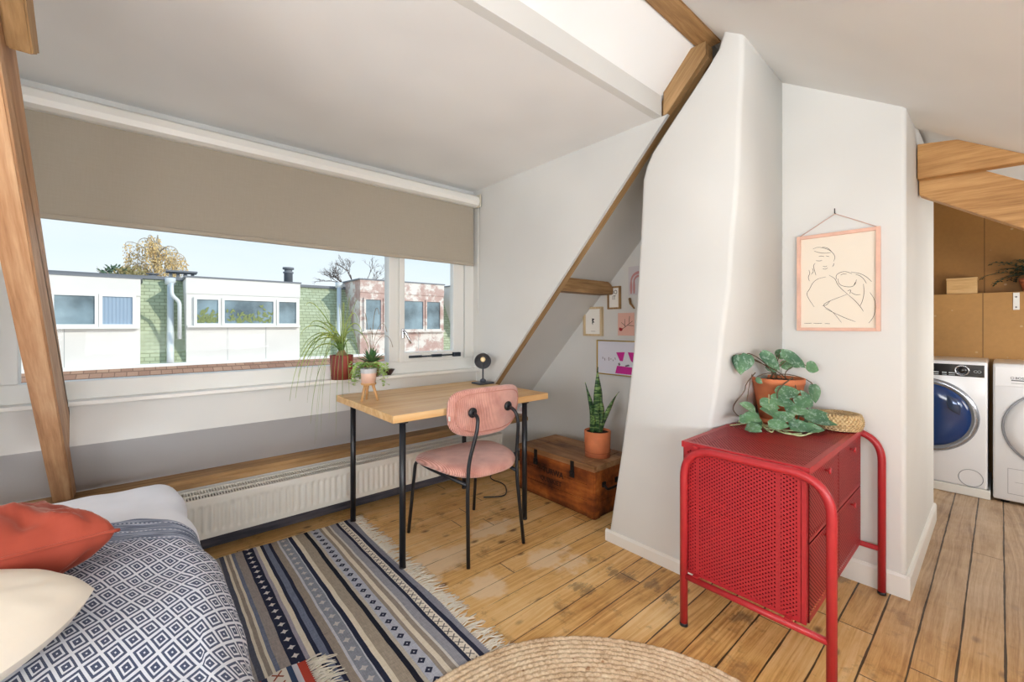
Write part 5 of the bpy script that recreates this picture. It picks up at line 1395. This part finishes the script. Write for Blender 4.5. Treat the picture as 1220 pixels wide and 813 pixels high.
def dormer(label, x0, x1, zt, wins, zb, zw0, zw1, mat, frm, tilt=0):
    t = thing('box_dormer', ((x0 + x1) / 2, HY, zb), label, 'dormer', 'box dormers across the street')
    s_ = MB(); s_.prism([(HY, zb), (HY, zt), (17.9, zt), (17.9, 2.4), (16.1, zb)], 'x', x0, x1)
    part('dormer_box', s_, mat, t)
    part('roof_edge', MB().box((x0 - .05, HY - .05, zt), (x1 + .05, 17.95, zt + .05)), M_zinc, t)
    fs_ = MB(); fs_.box((x0 - .01, HY - .03, zt - .48), (x1 + .01, HY - .002, zt)); part('fascia_panel', fs_, mat, t)
    for (a, b, kind) in wins:
        w_ = MB(); f_ = .07
        w_.box((a, HY - .08, zw0), (a + f_, HY - .002, zw1)); w_.box((b - f_, HY - .08, zw0), (b, HY - .002, zw1)); w_.box((a + f_, HY - .08, zw0), (b - f_, HY - .002, zw0 + f_)); w_.box((a + f_, HY - .08, zw1 - f_), (b - f_, HY - .002, zw1))
        wi = part('window', w_, frm, t)
        part('pane', MB().box((a + f_ - .01, HY - .035, zw0 + f_ - .01), (b - f_ + .01, HY - .02, zw1 - f_ + .01)), M_curt if kind == 'c' else M_pane, wi)
        if kind == 'c':
            cu_ = MB(); cu_.grid(lambda p, q: (a + f_ + (b - a - 2 * f_) * p, HY - .040 + .006 * math.sin(p * 50), zw0 + f_ + (zw1 - zw0 - 2 * f_) * q), 60, 1); part('curtain', cu_, M_curt, wi)
        if kind == 'p':
            lf2 = MB(); r2 = random.Random(int(a * 10))
            for _ in range(70):
                leaf_mesh(lf2, (r2.uniform(a + .12, b - .12), HY - .045, zw0 + .08 + abs(r2.gauss(0, .16))), (r2.uniform(-1, 1), -.1, r2.uniform(.2, 1)), (0, -1, 0), .13, .06, 0, 3, 2, 'lance')
            part('plants_behind_glass', lf2, plain('far_leaves', (136, 148, 96), .7), wi)
    sl_ = MB(); sl_.box((x0 + .02, HY - .16, zw0 - .05), (x1 - .02, HY - .002, zw0)); part('window_ledge', sl_, frm, t)
    for q in (.33, .67): part('panel_joint', MB().box((x0 + (x1 - x0) * q - .006, HY - .006, zb), (x0 + (x1 - x0) * q + .006, HY + .001, zw0 - .06)), M_joint, t)
    return t
xw = lambda u: on_y(u, 387, HY).x
dormer('white box dormer with a blue curtain in one window across the street', -4.6, xw(167), 2.47, [(-4.4, xw(60) - .1, 'g'), (xw(60), xw(117.5), 'g'), (xw(118), xw(162), 'c')], .05, 1.12, 2.02, M_wpan, M_wfr)
dormer('long white box dormer with plants in two of its three windows across the street', xw(222), xw(357), 2.60, [(xw(231), xw(263), 'p'), (xw(264), xw(328), 'p'), (xw(329), xw(355), 'g')], .05, 1.15, 2.02, M_wpan, M_wfr)
dormer('box dormer with peeling pinkish paint across the street', xw(429), xw(528.5), 2.90, [(xw(433), xw(455), 'g'), (xw(456), xw(505), 'g'), (xw(506), xw(525), 'g')], -.05, .92, 2.22, M_peel, M_peel)
dormer('plain box dormer beyond the peeling pinkish one', xw(548), 17.5, 2.95, [(xw(556), 17.2, 'g')], -.05, 1.0, 2.2, M_wpan, M_wfr)
for (u, zt, lab) in ((203, 2.55, 'straight pale downpipe on the green slope between the two white dormers'), (404, 2.75, 'pale downpipe on the green slope beside the peeling dormer')):
    p = MB(); X_ = lambda y: on_y(u, 387, y).x; x = X_(16); p.tube([(X_(15.86), 15.86, .06), (X_(15.98), 15.98, .3), (X_(17.35), 17.35, zt)], .085, 10); p.lathe([(0, -.1), (.14, -.1), (.14, .12), (0, .12)], (X_(17.35), 17.35, zt), 12)
    single('downpipe', p, M_pipe, (x, 16, 0), lab, 'pipe', 'downpipes across the street')
p = MB(); x = on_y(219, 387, 15.9).x; p.tube(rounded([(x - .28, 15.95, 2.4), (x - .28, 15.88, 2.05), (x - .10, 15.88, 1.85), (x - .10, 15.88, .75)], .1), .05, 8)
single('downpipe', p, M_pipe, (x, 16, 0), 'bent pale pipe against the side of the three-window white dormer', 'pipe', 'downpipes across the street')
def chim(u, v0, v1, Y, r_, lab, cap=True):
    a = on_y(u, v1, Y); b = on_y(u, v0, Y); p = MB()
    p.lathe([(0, 0), (r_, 0), (r_, (b.z - a.z) * .62), (r_ * 1.2, (b.z - a.z) * .64), (r_ * 1.2, (b.z - a.z) * .72), (r_ * .9, (b.z - a.z) * .74), (r_ * .9, (b.z - a.z) * .86), (r_ * 1.3, (b.z - a.z) * .88), (r_ * 1.3, (b.z - a.z)), (0, (b.z - a.z))], tuple(a), 20)
    single('flue', p, M_zinc if cap else M_pipe, tuple(a), lab, 'flue', 'flues across the street')
chim(343.5, 319, 338, 19, .16, 'round metal flue on the three-window dormer roof')
chim(182, 326, 336, 19, .13, 'small dark vent on the roof beside the birch')
cp = MB(); a = on_y(200, 334, 18.5); cp.box((a.x, 18.4, a.z - .15), (a.x + .75, 18.9, a.z + .05)); cp.box((a.x - .05, 18.35, a.z + .28), (a.x + .8, 18.95, a.z + .34))
for k in range(4): cp.box((a.x + .04 + k * .2, 18.5, a.z + .05), (a.x + .12 + k * .2, 18.8, a.z + .28))
single('roof_vent', cp, M_zinc, (a.x, 18.5, a.z), 'square slatted vent on the roof between the white dormers', 'vent')
# trees
M_bark = plain('pale_birch_bark', (188, 176, 156), .8, 0, .15, 3)
gl_ = G('golden_leaves', .7); nn = gl_.noise(gl_.coord(), 1.2, 4, .7); gl_.base(gl_.ramp(nn, [(.4, (214, 180, 120)), (.6, (240, 212, 152))])); M_gold2 = gl_.m
TY = 34.0; tb_ = on_y(186, 387, TY); rn = random.Random(11)
br_t = thing('birch_tree', (tb_.x, TY, -6), 'golden autumn birch rising behind the rooftops', 'tree')
tr_ = MB(); topz = on_y(186, 286, TY).z; tr_.tube([(tb_.x, TY, -6), (tb_.x + .1, TY, 0), (tb_.x + .05, TY, 3), (tb_.x + .15, TY, topz - .3)], [.25, .2, .12, .02], 10)
lv = MB()
for i in range(34):
    z0 = rn.uniform(2.2, topz - .2); a = rn.uniform(0, 2 * PI); L = rn.uniform(.9, 2.3) * (1.0 - .45 * (z0 - 2.2) / (topz - 2.2))
    s0 = Vector((tb_.x + .05, TY, z0)); e = s0 + Vector((math.cos(a) * L, math.sin(a) * L, rn.uniform(-.1, .9)))
    P = bez(s0, s0 + Vector((math.cos(a) * L * .4, math.sin(a) * L * .4, 1.0)), e + Vector((0, 0, .5)), e, 8); tr_.tube(P, [.04 - .0035 * k for k in range(9)], 5)
    for k in range(3, 9):
        for j in range(2):
            b0 = P[k]; ln = rn.uniform(.8, 2.2); dx = rn.uniform(-.25, .25); 
            tr_.tube([b0, b0 + Vector((dx * .5, 0, -ln * .3)), b0 + Vector((dx, 0, -ln))], .006, 3)
            for q in range(11):
                t = rn.uniform(.05, 1); c = b0 + Vector((dx * t, rn.uniform(-.1, .1), -ln * t)) + Vector((rn.uniform(-.1, .1), 0, 0))
                leaf_mesh(lv, c, (rn.uniform(-1, 1), rn.uniform(-1, 1), -1), (rn.uniform(-1, 1), -1, .3), .11, .075, 0, 2, 1, 'lance')
part('trunk', tr_, M_bark, br_t); part('foliage', lv, M_gold2, br_t)
def bush(u, v, Y, w, h, c, lab, nleaf=900, seed=1, sz=.14):
    a = on_y(u, v, Y); r2 = random.Random(seed); t = thing('tree', (a.x, Y, a.z - 6), lab, 'tree'); s_ = MB(); s_.tube([(a.x, Y, a.z - 6), (a.x, Y, a.z - h * .4)], [.2, .06], 8); f_ = MB()
    for i in range(26):
        aa = r2.uniform(0, 2 * PI); s_.tube(bez((a.x, Y, a.z - h), (a.x, Y, a.z - h * .6), (a.x + math.cos(aa) * w * .3, Y, a.z - h * .3), (a.x + math.cos(aa) * w * .5, Y + math.sin(aa) * w * .4, a.z - r2.uniform(0, h * .7)), 5), [.04, .03, .025, .02, .014, .008], 4)
    for _ in range(nleaf):
        th = r2.uniform(0, 2 * PI); ph = r2.uniform(-1, 1); rr_ = r2.uniform(.55, 1) ** .5
        c_ = Vector((a.x + w / 2 * rr_ * math.cos(th) * math.sqrt(1 - ph * ph), Y + w / 2 * rr_ * math.sin(th) * math.sqrt(1 - ph * ph), a.z - h / 2 + h / 2 * ph * rr_))
        leaf_mesh(f_, c_, (r2.uniform(-1, 1), r2.uniform(-1, 1), r2.uniform(-.4, 1)), (r2.uniform(-1, 1), -1, .3), sz * 1.5, sz * .6, 0, 2, 1, 'lance')
    part('trunk', s_, M_bark, t); part('foliage', f_, plain('leaf_' + str(seed), c, .8), t)
bush(158, 318, 30, 2.4, 2.6, (150, 138, 92), 'small olive brown tree between the golden birch and the conifer', 900, 2)
bush(138, 317, 31, 1.5, 1.6, (84, 108, 84), 'dark green conifer tip showing above the curtained dormer', 500, 4)
bush(290, 334, 36, 6.0, 1.6, (176, 172, 150), 'pale thin treetops behind the three-window dormer', 420, 5)
# bare tree
a = on_y(420, 326, 26); bt = MB(); rn = random.Random(9)
def twig(p, d, L, r_, dep):
    q = p + d * L; bt.tube([p, p + d * L * .5 + Vector((rn.uniform(-.05, .05), 0, rn.uniform(0, .06))), q], [r_, r_ * .8, r_ * .6], 4)
    if dep == 0: return
    for k in range(3):
        nd = (d + Vector((rn.uniform(-.9, .9), rn.uniform(-.6, .6), rn.uniform(-.35, .5)))).normalized(); twig(q, nd, L * rn.uniform(.6, .85), r_ * .6, dep - 1)
bt.tube([(a.x, 26, a.z - 6), (a.x, 26, a.z - 1.1)], [.2, .1], 8)
for k in range(6): twig(Vector((a.x, 26, a.z - 1.1)), Vector((rn.uniform(-1.2, 1.2), rn.uniform(-.5, .5), .5)).normalized(), rn.uniform(.7, 1.0), .05, 4)
single('bare_tree', bt, plain('bare_bark', (130, 116, 108), .9), (a.x, 26, a.z - 6), 'leafless tree crown rising beside the peeling dormer', 'tree')
struct('floor', MB().box((-60, 5, -8.2), (90, 120, -8)), plain('street_ground', (120, 118, 112), .9))

# ------------------------------------------------------------------ light
w = bpy.data.worlds.new('sky'); scene.world = w; w.use_nodes = True; nt = w.node_tree; nt.nodes.clear()
o_ = nt.nodes.new('ShaderNodeOutputWorld'); bg = nt.nodes.new('ShaderNodeBackground'); nt.links.new(bg.outputs[0], o_.inputs[0])
tc = nt.nodes.new('ShaderNodeTexCoord'); sp3 = nt.nodes.new('ShaderNodeSeparateXYZ'); nt.links.new(tc.outputs['Generated'], sp3.inputs[0])
rp_ = nt.nodes.new('ShaderNodeValToRGB'); nt.links.new(sp3.outputs[2], rp_.inputs[0]); e = rp_.color_ramp.elements
e[0].position = 0; e[0].color = lin((240, 244, 246)); e[1].position = .9; e[1].color = lin((150, 190, 228))
q = e.new(.12); q.color = lin((222, 235, 243)); q = e.new(.30); q.color = lin((196, 218, 238))
nz_ = nt.nodes.new('ShaderNodeTexNoise'); mp = nt.nodes.new('ShaderNodeMapping'); mp.inputs['Scale'].default_value = (1, 1, 4); nt.links.new(tc.outputs['Generated'], mp.inputs[0]); nt.links.new(mp.outputs[0], nz_.inputs['Vector'])
nz_.inputs['Scale'].default_value = 2.2; nz_.inputs['Detail'].default_value = 5
r2_ = nt.nodes.new('ShaderNodeValToRGB'); nt.links.new(nz_.outputs[0], r2_.inputs[0]); r2_.color_ramp.elements[0].position = .45; r2_.color_ramp.elements[1].position = .75
r2_.color_ramp.elements[0].color = (0, 0, 0, 1); r2_.color_ramp.elements[1].color = (.55, .55, .55, 1)
mxx = nt.nodes.new('ShaderNodeMix'); mxx.data_type = 'RGBA'; nt.links.new(r2_.outputs[0], mxx.inputs[0]); nt.links.new(rp_.outputs[0], mxx.inputs[6]); mxx.inputs[7].default_value = lin((240, 243, 246)); nt.links.new(mxx.outputs[2], bg.inputs[0])
bg.inputs[1].default_value = SKY
def area(name, loc, rot, sx_, sy2, e_, col):
    l = bpy.data.lights.new(name, 'AREA'); l.shape = 'RECTANGLE'; l.size = sx_; l.size_y = sy2; l.energy = e_; l.color = col
    o = link(bpy.data.objects.new(name, l)); o.location = loc; o.rotation_euler = rot; return o
sun = bpy.data.lights.new('sun', 'SUN'); sun.energy = SUN; sun.angle = .01; sun.color = (1, .95, .86)
so = link(bpy.data.objects.new('sun', sun)); so.rotation_euler = Vector((-.50, .72, -.42)).to_track_quat('-Z', 'Y').to_euler()
for (nm, loc, vec, a_, b_3, e_, col) in LIGHTS:
    area(nm, loc, Vector(vec).to_track_quat('-Z', 'Y').to_euler(), a_, b_3, e_, col)
vs_ = scene.view_settings; vs_.view_transform = 'Standard'; vs_.look = 'None'; vs_.gamma = 1; vs_.exposure = EXPO; vs_.use_curve_mapping = False
cy = scene.cycles; cy.use_denoising = True; cy.max_bounces = 10; cy.diffuse_bounces = 6; cy.transparent_max_bounces = 24; cy.sample_clamp_indirect = 6
cy.caustics_reflective = False; cy.caustics_refractive = False
